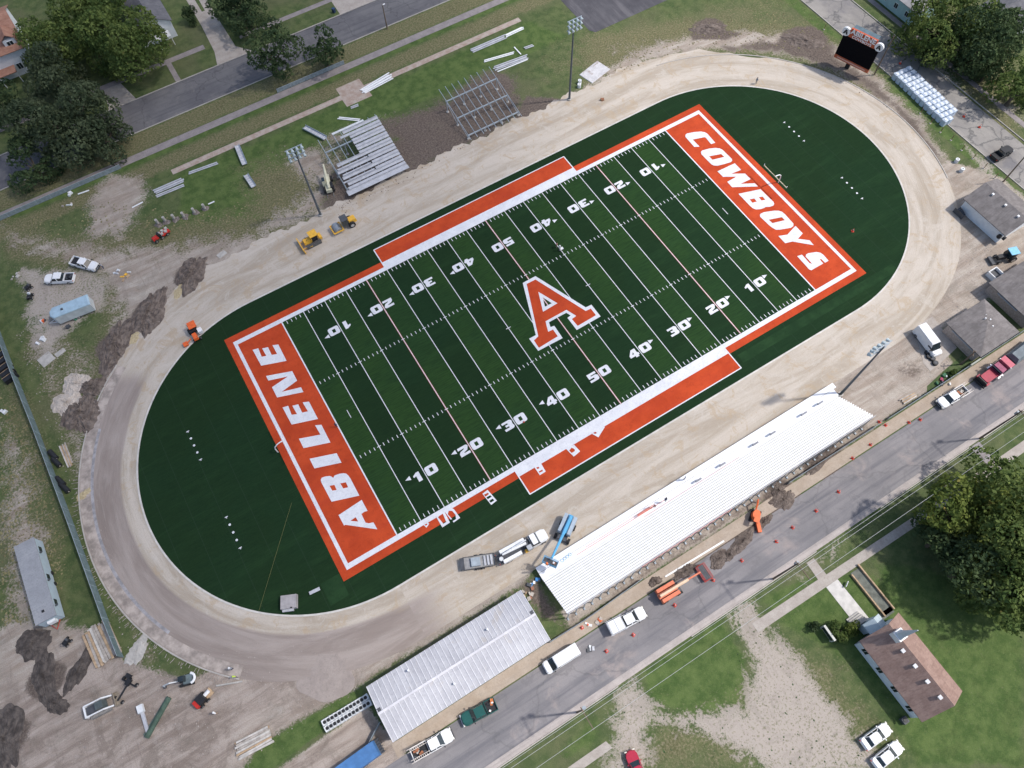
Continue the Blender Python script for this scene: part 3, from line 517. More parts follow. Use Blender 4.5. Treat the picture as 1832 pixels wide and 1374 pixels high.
# ---------------------------------------------------------------- buildings
def gable(name,label,cat,x0,x1,y0,y1,eave,ridge,axis,roofm,wallm,over=.35,win=None,roofname='roof'):
    """walls inside the roof outline x0..x1,y0..y1; ridge runs along axis"""
    t=thing(name,label,cat,((x0+x1)/2,(y0+y1)/2,0)); X=(x1-x0)/2; Y=(y1-y0)/2; o=over
    w_=MB(); wx,wy=X-o,Y-o; e=eave-.02
    if axis=='y':
        r=ridge-(ridge-eave)*.04
        w_.add([(-wx,-wy,0),(wx,-wy,0),(wx,wy,0),(-wx,wy,0),(-wx,-wy,e),(wx,-wy,e),(wx,wy,e),(-wx,wy,e),(0,-wy,r-.1),(0,wy,r-.1)],[(0,1,5,8,4),(2,3,7,9,6),(1,2,6,5),(3,0,4,7)])
    else:
        w_.add([(-wx,-wy,0),(wx,-wy,0),(wx,wy,0),(-wx,wy,0),(-wx,-wy,e),(wx,-wy,e),(wx,wy,e),(-wx,wy,e),(-wx,0,ridge-.14),(wx,0,ridge-.14)],[(3,0,4,8,7),(1,2,6,9,5),(0,1,5,4),(2,3,7,6)])
    w_.build('wall',wallm,t)
    r_=MB(); th=.14
    if axis=='y':
        for s in (-1,1):
            r_.hexa([(s*X,-Y,eave),(0,-Y,ridge),(0,Y,ridge),(s*X,Y,eave)][::1 if s<0 else -1],[(s*X,-Y,eave+th),(0,-Y,ridge+th),(0,Y,ridge+th),(s*X,Y,eave+th)][::1 if s<0 else -1])
    else:
        for s in (-1,1):
            r_.hexa([(-X,s*Y,eave),(X,s*Y,eave),(X,0,ridge),(-X,0,ridge)][::1 if s<0 else -1],[(-X,s*Y,eave+th),(X,s*Y,eave+th),(X,0,ridge+th),(-X,0,ridge+th)][::1 if s<0 else -1])
    rf=r_.build(roofname,roofm,t)
    return t,X,Y,rf
def shingle(name,c1,c2):
    return surf(name,c1,c2,.8,9,((.5,3.2,1),tuple(.72*x for x in c1),.6),None,(.25,tuple(.8*x for x in c1),.4),.9,.35)
SH_BR=shingle('brown_shingles',(.28,.185,.155),(.36,.25,.21)); SH_GR=shingle('grey_shingles',(.17,.155,.15),(.235,.215,.21)); SH_RD=shingle('red_brown_shingles',(.33,.17,.12),(.43,.245,.18)); SH_DK=shingle('dark_shingles',(.12,.12,.135),(.17,.17,.185))
SIDING=mat((.42,.50,.55),.7,.06,1.5,name='pale_blue_siding'); SIDEW=mat((.72,.75,.78),.7,.06,1.5,name='white_siding'); BRK=mat((.36,.31,.28),.85,.2,3,name='brown_brick')
def window(par,x,y,z,w_,h,face,frame=WHITE):
    # face: unit normal axis 'x-','x+','y-','y+'
    mb=MB(); a=face[0]; s=-1 if face[1]=='-' else 1
    d=(.06,w_,h) if a=='x' else (w_,.06,h); mb.box((x,y,z),d); o=mb.build('window',frame,par)
    g=MB(); off=(s*.03,0,0) if a=='x' else (0,s*.03,0)
    for k in (-1,1):
        dd=(.05,w_*.42,h*.84) if a=='x' else (w_*.42,.05,h*.84); p=(x+off[0],y+(k*w_*.24 if a=='x' else 0),z) if a=='x' else (x+k*w_*.24,y+off[1],z); g.box(p,dd)
    g.build('pane',GLASS,o); return o
# church
t,X_,Y_,rf=gable('church','small white church with long brown roof and a grey spire','church',6.85,14.85,-89.7,-76.65,3.4,6.8,'y',SH_BR,SIDEW,.45)
for i in range(4): window(t,-X_+.43,4.7-i*3.1,1.9,1.0,1.7,'x-')
for i in range(4): window(t,X_-.43,4.7-i*3.1,1.9,1.0,1.7,'x+')
for i in range(4):
    v=MB().box((-.75,2.6-i*2.45,6.45),(.45,.45,.3)).build('roof_vent',WHITE,rf); MB().box((-.75,2.6-i*2.45,6.64),(.55,.55,.06)).build('vent_cap',ALU,v)
st=MB(); st.box((0,4.6,7.0),(1.5,1.5,1.5)); s_=st.build('steeple_base',WHITE,rf); MB().tube([(0,4.6,7.7),(0,4.6,8.6),(0,4.6,13.0)],[.85,.55,.08],4).build('spire',mat((.55,.6,.65),.5,.06,1,name='spire_metal'),s_)
p=MB(); p.box((0,Y_+.6,1.3),(2.6,1.4,2.6)); p.build('porch',SIDING,t); p=MB(); p.hexa([(-1.6,Y_-.3,2.7),(0,Y_-.3,3.8),(0,Y_+1.4,3.8),(-1.6,Y_+1.4,2.7)],[(-1.6,Y_-.3,2.8),(0,Y_-.3,3.95),(0,Y_+1.4,3.95),(-1.6,Y_+1.4,2.8)]); p.hexa([(1.6,Y_-.3,2.7),(1.6,Y_+1.4,2.7),(0,Y_+1.4,3.8),(0,Y_-.3,3.8)],[(1.6,Y_-.3,2.8),(1.6,Y_+1.4,2.8),(0,Y_+1.4,3.95),(0,Y_-.3,3.95)]); p.build('porch_roof',SIDING,t)
p=MB()
for i in range(5): p.box((-.9,Y_+1.6+i*.32,.6-i*.12),(2.4,.32,1.2-i*.24))
p.build('steps',CONC,t)
MB().box((-X_+.1,0,3.45),(.12,Y_*2,.14)).build('gutter',WHITE,t)
a=thing('air_conditioner','round fan air conditioning unit in the church shade','air conditioner',(6.1,-88.9,0)); MB().box((0,0,.4),(.9,.9,.8)).build('cabinet',DGREY,a); MB().cyl((0,0,.84),.34,.08,14).build('fan',BLK,a)
# long metal shed roof beside the road
t,X_,Y_,rf=gable('open_shed','long low shed with pale corrugated metal roof beside the road','shed',-60.15,-32.95,-52.2,-43.45,3.6,4.35,'x',surf('corrugated_metal',(.42,.42,.45),(.52,.52,.545),.25,5,((1.6,.08,1),(.36,.36,.39),.5),None,(.35,(.44,.40,.36),.5,.58),.5,.2,.4),WHITE2,.3)
rb=MB()
n=33
for i in range(n+1):
    x=-X_+.08+(2*X_-.16)*i/n
    for s in (-1,1):
        rb.hexa([(x-.05,s*Y_,3.74),(x+.05,s*Y_,3.74),(x+.05,0,4.49),(x-.05,0,4.49)][::1 if s<0 else -1],[(x-.03,s*Y_,3.81),(x+.03,s*Y_,3.81),(x+.03,0,4.56),(x-.03,0,4.56)][::1 if s<0 else -1])
rb.build('roof_ribs',mat((.68,.68,.7),.4,.08,1,name='pale_ribs'),rf); MB().box((0,0,4.55),(2*X_,.35,.08)).build('ridge_cap',mat((.62,.61,.64),.5,.1,1,name='ridge_metal'),rf)
for s in (-1,1): MB().box((s*(X_-.35),.3,4.3),(.6,.9,.3)).build('end_louver',DGREY,rf)
for xx,yy in ((-2,-2.2),(-7,3),(6.1,1.9)): MB().cyl((xx,yy,4.5),.16,.5,8).build('roof_vent',WHITE,rf)
# grey-roofed small buildings by the east bend
t,X_,Y_,rf=gable('concession_building','grey gabled building with dark stepped boards beside the track bend','building',82.8,92.4,-35.3,-24.4,3.0,4.8,'y',SH_GR,SIDEW,.5)
for i in range(3): MB().box((-.9,2.6-i*3.2,4.8),(.4,.4,.3)).build('roof_vent',WHITE,rf)
r_=MB(); [r_.box((-X_-.4-.0*i,4.7-.35*i,.9-.12*i),(1.3,.34,.1)) for i in range(5)]; r_.box((-X_-1.0,4.0,.6),(.06,2.4,1.2)); r_.build('steps',DGREY,t); MB().cyl((-X_+.2,-4.6,1.9),.42,.5,12,'x').build('exhaust_fan',BLK,t); MB().cyl((-X_+1.0,-Y_+.1,1.6),.42,.5,12,'y').build('exhaust_fan',BLK,t)  # dark grey boards stepping down along the west wall, with a side panel
def hip(name,label,x0,x1,y0,y1,eave,top,roofm,wallm,cat='building'):
    t=thing(name,label,cat,((x0+x1)/2,(y0+y1)/2,0)); X=(x1-x0)/2;Y=(y1-y0)/2
    w_=MB(); w_.box((0,0,eave/2),(2*X-.9,2*Y-.9,eave)); w_.build('wall',wallm,t)
    rl=max(0,Y-X)*.8; r=MB(); E_=eave
    r.add([(-X,-Y,E_),(X,-Y,E_),(X,Y,E_),(-X,Y,E_),(0,-rl-.01,top),(0,rl+.01,top),(-X,-Y,E_-.16),(X,-Y,E_-.16),(X,Y,E_-.16),(-X,Y,E_-.16)],[(0,1,4),(1,2,5,4),(2,3,5),(3,0,4,5),(6,7,1,0),(7,8,2,1),(8,9,3,2),(9,6,0,3),(9,8,7,6)])
    rf=r.build('roof',roofm,t); return t,X,Y,rf
t,X_,Y_,rf=hip('restroom_building','hip roofed grey building between white van and pavement',59.1,68.9,-51.7,-43.3,2.9,4.5,SH_GR,BRK)
for p_ in ((.5,.9,4.3),(1.2,.3,4.1),(.6,-.9,4.0),(1.6,1.4,3.7)): MB().cyl(p_,.13,.5,8).build('roof_vent',WHITE,rf)
MB().box((-X_+.2,-.3,2.5),(.35,5.6,.2)).build('awning',mat((.30,.33,.38),.6,.1,1),t); MB().box((-X_-.3,-Y_-.1,.8),(2.4,.25,1.6)).build('screen_wall',mat((.36,.38,.33),.8,.1,1),t)
t,X_,Y_,rf=hip('locker_building','larger grey hip roofed building at the right picture edge',72.2,84.5,-51.7,-41.2,2.9,4.8,SH_GR,BRK)
MB().box((-X_+.15,.5,2.5),(.35,4.6,.2)).build('awning',mat((.30,.33,.38),.6,.1,1),t); k_=MB()
for (dx,dy,sx,sy) in ((0,.95,2.2,.16),(0,-.95,2.2,.16),(-1.02,0,.16,1.74),(1.02,0,.16,1.74)): k_.box((-1.5+dx,Y_+1.1+dy,.6),(sx,sy,1.2))
k_.build('skylight_frame',WHITE,t); MB().box((-1.5,Y_+1.1,.3),(1.85,1.72,.6)).build('pit',DGREY,t)
# site office trailer
t=thing('site_office','long grey site office trailer on the rough ground at far left','site office',(-99.2,-1.0,0),math.radians(-1.2))
MB().box((0,0,1.65),(3.1,14.2,2.5)).build('wall',SIDING,t); rf=MB().box((0,0,2.98),(3.3,14.4,.16)).build('roof',surf('ribbed_roof',(.30,.31,.33),(.36,.37,.39),.5,6,((.2,3,1),(.27,.28,.3),.5)),t); MB().box((0,-5.6,3.12),(.35,.35,.2)).build('roof_vent',BLK,rf)
for y in (5.2,0,-4.6): MB().box((1.58,y,1.9),(.06,.9,.8)).build('window',GLASS,t); 
for y in (4.4,-.8,-5.4): MB().box((1.75,y,2.4),(.35,.3,.15)).build('lamp',DGREY,t)
MB().box((.2,-7.3,1.6),(1.2,.5,1.0)).build('air_conditioner',WHITE,t); MB().tube([(-.8,-7.1,.5),(0,-8.4,.5),(.8,-7.1,.5)],.07,5).build('hitch',RED,t)
for y in (-1,1): 
    for x in (-1.5,1.5): MB().cyl((x,y,.4),.38,.25,12,'x').build('wheel',RUB,t)
# houses
t,X_,Y_,rf=gable('house','house with red brown roof and white dormers behind the trees','house',-84,-66.3,119.2,136,6.0,10.2,'x',SH_RD,SIDEW,.5)
for x in (1.2,6.2):
    d=MB(); d.box((x,-Y_+3.0,7.0),(2.6,3.2,2.2)); dd=d.build('dormer',SIDEW,rf)
    d=MB(); 
    for s in (-1,1): d.hexa([(x+s*1.6,-Y_+1.2,8.0),(x,-Y_+1.2,9.3),(x,-Y_+5.2,9.3),(x+s*1.6,-Y_+5.2,8.0)][::1 if s<0 else -1],[(x+s*1.6,-Y_+1.2,8.12),(x,-Y_+1.2,9.42),(x,-Y_+5.2,9.42),(x+s*1.6,-Y_+5.2,8.12)][::1 if s<0 else -1])
    d.build('dormer_roof',SH_RD,dd); window(dd,x,-Y_+1.38,7.1,1.4,1.4,'y-')
for x in (-5,0,5): window(t,x,-Y_+.48,2.2,1.2,1.6,'y-')
MB().box((0,-Y_-.8,2.9),(8,2.6,.16)).build('porch_roof',SH_RD,t); 
for x in (-3.8,0,3.8): MB().tube([(x,-Y_-1.9,0),(x,-Y_-1.9,2.85)],.1,6).build('porch_post',WHITE,t)
t,X_,Y_,rf=gable('house','narrow house with dark grey roof beside the big tree','house',-43.5,-34.6,111.8,136,4.2,6.6,'y',SH_DK,SIDEW,.4)
for x in (-1.5,1.5): window(t,x,-Y_+.38,2.0,1.1,1.5,'y-')
MB().box((.8,-Y_-1.2,2.5),(3.4,2.4,.12)).build('porch_roof',WHITE2,t)
for x in (-.8,2.4): MB().tube([(x,-Y_-2.3,0),(x,-Y_-2.3,2.45)],.08,6).build('porch_post',WHITE,t)
t,X_,Y_,rf=gable('house','pale roofed house in the tree shade across the side road','house',113,124,19,32,3.6,5.6,'y',mat((.33,.32,.33),.9,.15,1,name='pale_shingles'),mat((.34,.5,.5),.7,.08,1,name='teal_siding'),.5)
for y in (-3.5,0,3.5): window(t,-X_+.48,y,1.8,1.1,1.3,'x-')
t,X_,Y_,rf=gable('house','dark roofed house beyond the trees at the upper right corner','house',125.5,138,3.5,14,3.4,6.0,'x',SH_DK,SIDEW,.5)
for x in (-4,0,4): window(t,x,-Y_+.48,1.8,1.1,1.3,'y-')
# ---------------------------------------------------------------- bleachers
WALU=mat((.80,.81,.82),.38,.04,.8,name='bright_aluminium')
t=thing('grandstand','long white aluminium grandstand with rows of benches along the road','grandstand',(0,0,0))
x0,x1=-28.9,33.2; NR=16; y0=-43.7; dy=(50.45-43.7)/NR
for x0_,x1_,yy0,yy1 in ((-28.9,34.3,-42.35,-41.35),(-28.9,33.6,-43.75,-42.4)): MB().box(((x0_+x1_)/2,(yy0+yy1)/2,1.15),(x1_-x0_,yy1-yy0,.08)).build('walkway',WALU,t)
for i in range(NR):
    y=y0-dy*i; z=1.35+4.2*i/NR
    r=MB(); r.box(((x0+x1)/2,y-dy*.5,z),(x1-x0,dy*.80,.06)); fb=r.build('foot_board',WALU,t)
    r=MB(); r.box(((x0+x1)/2,y-dy*.42,z+.22),(x1-x0,.2,.04)); r.build('seat_plank',WALU,t)
r=MB(); r.box(((x0+x1)/2,-50.62,6.3),(x1-x0,.05,.05)); r.box(((x0+x1)/2,-50.62,5.85),(x1-x0,.05,.05)); r.build('back_rail',ALU,t)
for i in range(41):
    x=-28.6+i*1.545; s=MB(); s.tube([(x,-50.5,0),(x,-50.5,5.2)],.09,4); s.tube([(x,-46.5,0),(x,-46.5,2.9)],.06,4); s.tube([(x,-42,0),(x,-42,1.1)],.06,4); s.tube([(x,-43.7,.95),(x,-50.4,4.95)],.07,4); s.box((x,-50.75,.1),(.26,.35,.2)); s.build('steel_frame',STEEL,t)
r=MB(); r.box((1,-43.75,1.46),(20,.07,.03)); r.box((-13,-43.1,1.22),(18,.06,.03)); r.box((-13,-42.8,1.22),(14,.05,.03)); r.build('red_stringline',RED,t)
_a=at(1147,1012,5.7); _b=at(1308,908,5.7); r=MB(); r.box(((_a[0]+_b[0])/2,-50.62,5.66),(_b[0]-_a[0],.13,.06)); r.build('red_edge_strip',RED,t)
r=MB()
for px,py in ((1468,720),(1439,739),(1383,774),(1352,793),(1293,830),(1250,858)):
    x,y,_=at(px,py,2.2); r.box((x,y,2.0),(1.2,.28,.3))
r.build('aisle_opening',mat((.22,.23,.26),.6,.2,2,name='mid_grey'),t)
def framestand(label,x0,x1,yf,yb,zf,zb,n,group=None):
    t=thing('bleacher_frame',label,'bleacher',(0,0,0)); L=yb-yf
    def z(y): return zf+(zb-zf)*(y-yf)/L
    for i in range(n):
        x=x0+(x1-x0)*i/(n-1); MB().tube([(x,yf-.6,z(yf)-.1),(x,yb+.4,z(yb)+.05)],.075,4).build('stringer',STEEL,t)
    for k_,fr in enumerate((.06,.42,.78)):
        y=yf+L*fr; MB().box(((x0+x1)/2,y,z(y)-.2),(x1-x0+.3,.2,.24)).build('purlin',STEEL,t)
        for i in range(4):
            x=x0+(x1-x0)*i/3; MB().tube([(x,y,0),(x,y,z(y)-.2)],.08,5).build('post',STEEL,t)
            MB().cyl((x,y,.08),.32,.2,10).build('footing',CONC,t)
            if i<3 and k_<2:
                pass
    for x in (x0,x1):
        for a_,b_ in ((.06,.42),(.42,.78)):
            ya,yb_=yf+L*a_,yf+L*b_; MB().tube([(x,ya,.2),(x,yb_,z(yb_)-.3)],.05,4).build('brace',STEEL,t)
    return t,z
framestand('bare steel bleacher frame on dark soil, no seats fitted',8.1,21.0,44.8,57.8,1.0,3.9,9)
t,z=framestand('half decked grey bleacher beside the white telehandler',-20.9,-7.3,45.6,58.8,1.0,3.9,9)
for i in range(17):
    y=45.3+i*.80; zz=z(y)
    xa=-21.3 if i<1 else (-20.9+(i%3)*.35 if i<9 else (-14.6 if i<15 else (-16.5 if i==15 else -15.5)))
    if i in (3,5,7): 
        MB().box(((xa-13.6)/2,y,zz+.12),(-13.6-xa,.38,.06)).build('seat_plank',ALU,t); xa=-13.3
    MB().box(((xa-7.1)/2,y,zz+.16),(-7.1-xa,.62,.07)).build('deck_board',ALU,t)
    if i%2==0: MB().box(((xa-7.1)/2,y+.34,zz+.34),(-7.1-xa,.04,.3)).build('riser',ALU,t)
MB().box((-13.9,58.9,4.05),(7.5,.5,.12)).build('deck_board',WHITE2,t)
MB().box((-14.2,44.7,1.25),(14.3,.9,.08)).build('front_walkway',ALU,t)
# ---------------------------------------------------------------- poles
def lightpole(label,base,h,ang):
    x,y,_=at(*base); t=thing('floodlight_pole',label,'floodlight',(x,y,0),ang,'floodlight poles round the stadium')
    MB().tube([(0,0,0),(0,0,h)],[.26,.13],8).build('pole',mat((.10,.115,.13),.5,.2,1,name='dark_steel'),t); MB().cyl((0,0,.15),.5,.3,10).build('base',CONC,t)
    for k_,zz in enumerate((h-2.0,h-.9,h+.1)):
        MB().box((0,.15,zz),(3.4,.14,.14)).build('crossarm',STEEL,t)
        for i in range(4):
            x_=-1.4+i*.93; l=MB(); l.tube([(x_,.2,zz-.05),(x_,.75,zz-.35)],[.15,.34],8); l.build('lamp',mat((.45,.52,.54),.3,.15,2,name='lamp_housing'),t)
    return t
lightpole('floodlight pole in the grass beside the telehandler',(574,385),19.5,math.pi)
lightpole('floodlight pole north of the bend, near the white slab',(1018.5,178),20.6,math.pi)
lightpole('floodlight pole rising at the east end of the grandstand',(1503,706),18.3,0)
PWOOD=mat((.16,.12,.09),.9,.2,1,name='pole_wood')
def upole(label,x,y,h,arm=None,tr=False,m_=PWOOD):
    t=thing('utility_pole',label,'utility pole',(x,y,0),0,'utility poles'); MB().tube([(0,0,0),(0,0,h)],[.17,.11],8).build('pole',m_,t)
    if arm: MB().box((0,-1.2,h-.4),(.12,3.3,.14)).build('crossarm',PWOOD,t); 
    if arm:
        i_=MB()
        for yy in WY: i_.cyl((0,yy,h-.22),.05,.22,6)
        i_.build('insulators',CONC,t)
    if tr: MB().cyl((.45,.1,h-1.7),.28,.9,10).build('transformer',STEEL,t)
    return t
WY=(-.35,-.95,-2.7)
P2=at(1384,1036); P3=at(1752,784); P1x=P2[0]-(P3[0]-P2[0]); PY=(P2[1]+P3[1])/2
upole('utility pole with transformer beside the southern footpath',P2[0],PY,12.3,True,True); upole('utility pole with crossarm at the right end of the road',P3[0],PY,12.3,True,True)
upole('utility pole standing in the grass by the bottom gravel drive',P2[0]-38,PY,12.3,True,True)
t=MB()
pts=[P2[0]-38*3,P2[0]-38,P2[0],P3[0],P3[0]+38]
wl=thing('power_lines','three pale power lines strung between the southern utility poles','power line',(0,0,0))
for yy in WY:
    mb=MB(); P=[]
    for a_,b_ in zip(pts[:-1],pts[1:]):
        for i in range(8): u=i/8; P.append((a_+(b_-a_)*u,PY+yy,12.2-2.4*u*(1-u)))
    P.append((pts[-1],PY+yy,12.2)); mb.tube(P,.024,4); mb.build('wire',mat((.5,.5,.5),.5,.05,1,name='bare_wire'),wl)
x,y,_=at(693,52); t=upole('lone thin pole on the verge of the back street',x,y,6.6); MB().box((.3,0,6.5),(.7,.25,.12)).build('lamp',WHITE,t)
x,y,_=at(1563.5,134); upole('wooden pole immediately beside the scoreboard',x,y,10.2)
x,y,_=at(1795,325); upole('leaning thin pole behind the gabled concession building',x,y,8.5)
x,y,_=at(1718,652); t=upole('service pole with wires in front of the hip roofed building',x,y,5.2); MB().box((0,0,4.4),(1.4,.1,.1),rz=.7).build('crossarm',PWOOD,t)
# ---------------------------------------------------------------- scoreboard
ax,ay,_=at(1493,99,1.9); bx,by,_=at(1553,129,1.9); cx,cy=(ax+bx)/2,(ay+by)/2; Wd=math.hypot(bx-ax,by-ay); ang=math.atan2(by-ay,bx-ax)
t=thing('scoreboard','big black video scoreboard with orange name panel on two posts','scoreboard',(cx,cy,0),ang)
# local x along the board, local -y faces the field
H0=2.6; DH=4.9
MB().box((0,0,H0+DH/2),(Wd,.5,DH)).build('screen',mat((.004,.004,.006),.7,.05,1,name='screen_black',spec=.05),t)
pn=MB().box((0,-.05,H0-.45),(Wd,.5,.85)).build('sponsor_panel',mat((.45,.11,.05),.5,.15,2),t)
hp=MB().box((0,-.05,H0+DH+1.15),(Wd*.74,.5,2.0)).build('name_panel',mat((.42,.08,.03),.5,.12,2),t)
for s in (-1,1):
    c_=MB(); c_.cyl((s*Wd*.47,-.1,H0+DH+.95),.95,.5,20,'y'); d_=c_.build('round_emblem',WHITE,t)
    e=MB(); xc=s*Wd*.47; zc=H0+DH+.95
    def ef(l): 
        e.add([(xc+p[0],-.40,zc+p[1]) for p in l]+[(xc+p[0],-.34,zc+p[1]) for p in l],[tuple(range(len(l)))]+[(i,len(l)+i,len(l)+(i+1)%len(l),(i+1)%len(l)) for i in range(len(l))])
    ef([(-.55,-.5),(-.18,-.5),(.04,.5),(-.18,.5)]); ef([(.55,-.5),(.18,-.5),(-.04,.5),(.18,.5)]); ef([(-.25,-.2),(.25,-.2),(.2,.0),(-.2,.0)]); e.build('letter',BLK,d_)
def text3(s,par,x,z,size,m_,y=-.33,ext=.02,bold=0,sx=1.0):
    cu=bpy.data.curves.new('tmp','FONT'); cu.body=s; cu.size=size; cu.align_x='CENTER'; cu.align_y='CENTER'; cu.extrude=ext; cu.offset=bold
    o=bpy.data.objects.new('tmp',cu); COL.objects.link(o); me_=bpy.data.meshes.new_from_object(o.evaluated_get(bpy.context.evaluated_depsgraph_get())); bpy.data.objects.remove(o); me_.materials.clear(); me_.materials.append(m_); o=bpy.data.objects.new('lettering',me_); COL.objects.link(o); o.parent=par; o.location=(x,y,z); o.rotation_euler=(math.pi/2,0,0); o.scale=(sx,1,1); return o
text3('ABILENE',hp,0,H0+DH+1.55,1.55,WHITE,bold=.05,sx=1.0); text3('COWBOYS',hp,0,H0+DH+.5,.8,WHITE,bold=.02,sx=1.15)
MB().box((0,.9,H0+DH+2.0),(Wd*.7,1.3,.16)).build('top_hood',mat((.09,.14,.17),.6,.2,1),t)
MB().box((0,-.34,H0-.45),(Wd*.82,.03,.3)).build('sponsor_lettering',mat((.62,.35,.28),.6,.2,6,name='worn_lettering'),pn)
MB().box((-.6,.5,(H0+DH)/2),(.9,.5,H0+DH)).build('post',BLK,t)
# ---------------------------------------------------------------- goalposts
def goal(sx,label):
    t=thing('goalpost',label,'goalpost',(sx*57.0,0,0),0 if sx>0 else math.pi,'football goalposts')
    MB().tube([(0,0,0),(0,0,1.6),(-.2,0,2.3),(-.7,0,2.8),(-1.3,0,3.02),(-2.0,0,3.1)],.11,8).build('gooseneck',WHITE,t)
    MB().tube([(-2.0,-3.56,3.1),(-2.0,3.56,3.1)],.09,8).build('crossbar',mat((.6,.52,.36),.5,.2,1,name='taped_bar') if sx>0 else WHITE,t)
    for s in (-1,1): MB().tube([(-2.0,s*3.5,3.1),(-2.0,s*3.5,3.5)],.07,6).build('upright_socket',WHITE,t)
goal(1,'goalpost with tan crossbar behind the eastern end zone'); goal(-1,'white goalpost over the western end zone')
# ---------------------------------------------------------------- fences
def fence(label,pts,h,screen,name='fence',gap=3.0,lean=0,cat='fence'):
    t=thing(name,label,cat,(pts[0][0],pts[0][1],0)); ox,oy=pts[0][:2]
    for (xa,ya),(xb,yb) in zip(pts[:-1],pts[1:]):
        xa-=ox;xb-=ox;ya-=oy;yb-=oy; L=math.hypot(xb-xa,yb-ya); an=math.atan2(yb-ya,xb-xa)
        s=MB(); s.box(((xa+xb)/2,(ya+yb)/2,h*.5),(L,.04,h*.92),rz=an); s.build('mesh_panel',screen,t)
        s=MB(); s.tube([(xa,ya,h),(xb,yb,h)],.035,4); s.build('top_rail',STEEL,t)
        n=max(1,int(L/gap)); p_=MB()
        for i in range(n): u=i/n; p_.tube([(xa+(xb-xa)*u,ya+(yb-ya)*u,0),(xa+(xb-xa)*u,ya+(yb-ya)*u,h+.06)],.04,5)
        p_.build('posts',STEEL,t)
    return t
SCR=mat((.13,.18,.19),.8,.2,1.2,name='windscreen_cloth'); LINK=mat((.22,.26,.28),.6,.2,2,name='chain_link')
fence('long grey green windscreen fence along the left of the oval',[(-93.6,60),(-93.1,40),(-92.6,26),(-92.2,6),(-92.0,-12),(-91.7,-19)],2.2,SCR)
fence('low chain link fence beside the shed and dark roofs',[(-33,-52.2),(-26.5,-52.3),(-15,-51.8)],1.1,LINK)
fence('chain link fence behind the eastern half of the grandstand',[(15.5,-51.7),(36,-51.7)],1.3,LINK)
fence('chain link fence between pavement and hip roofed buildings',[(38,-51.75),(56,-51.75),(72,-51.75)],1.2,LINK)
fence('grey rail fence running to the bottom edge beside the grass',[(-61,-48.5),(-72,-55.5),(-84,-63)],1.2,LINK)
fence('low chain link fence along the back pavement',[(-100,79.0),(-60,79.0)],1.2,LINK)
fence('short chain link fence on the pavement by the small round tree',[(-22,81.3),(-5,81.3)],1.1,LINK)
for i,(px,py) in enumerate([(1646,203),(1664,221),(1682,237),(1701,251),(1720,269),(1740,284),(1760,301),(1779,319),(1474,53)]):
    x,y,_=at(px,py); t=thing('fence_post','short red brown post beside the side road, %s'%(('nearest the bulk bags','second past the bags','third past the bags','fourth past the bags','fifth past the bags','sixth past the bags','seventh past the bags','closest to the gabled building','alone north of the scoreboard')[i]),'fence post',(x,y,0),0,'posts beside the side road'); MB().tube([(0,0,0),(0,0,1.5)],.07,6).build('post',mat((.2,.1,.07),.8,.2,2),t); MB().box((0,0,.05),(.35,.35,.1)).build('footing',CONC,t)
ORD=['first','second','third','fourth','fifth','sixth','seventh','eighth','ninth','tenth','eleventh','twelfth','thirteenth','fourteenth','fifteenth','sixteenth','seventeenth']
def outline(x0,x1,y,c=.35,cf=None):
    cf=cf or c
    return [(x0+c*.5,-y),(x1-cf*1.4,-y),(x1-cf*.35,-y+cf*.45),(x1,-y+cf*1.5),(x1,y-cf*1.5),(x1-cf*.35,y-cf*.45),(x1-cf*1.4,y),(x0+c*.5,y),(x0,y-c*.5),(x0,-y+c*.5)]
def wheels(t,xs,y,r=.36,w_=.25):
    for x in xs:
        for s in (-1,1):
            o=MB().cyl((x,s*(y-w_/2+.02),r),r,w_,14,'y').build('wheel',RUB,t); MB().cyl((x,s*(y+.03),r),r*.55,.03,10,'y').build('rim',CHR,o)
def lights(t,x1,x0,y,z):
    for s in (-1,1):
        MB().box((x1-.08,s*(y-.28),z),(.16,.34,.16)).build('headlight',LAMP,t); MB().box((x0+.03,s*(y-.16),z+.1),(.08,.2,.3)).build('tail_light',TAIL,t)
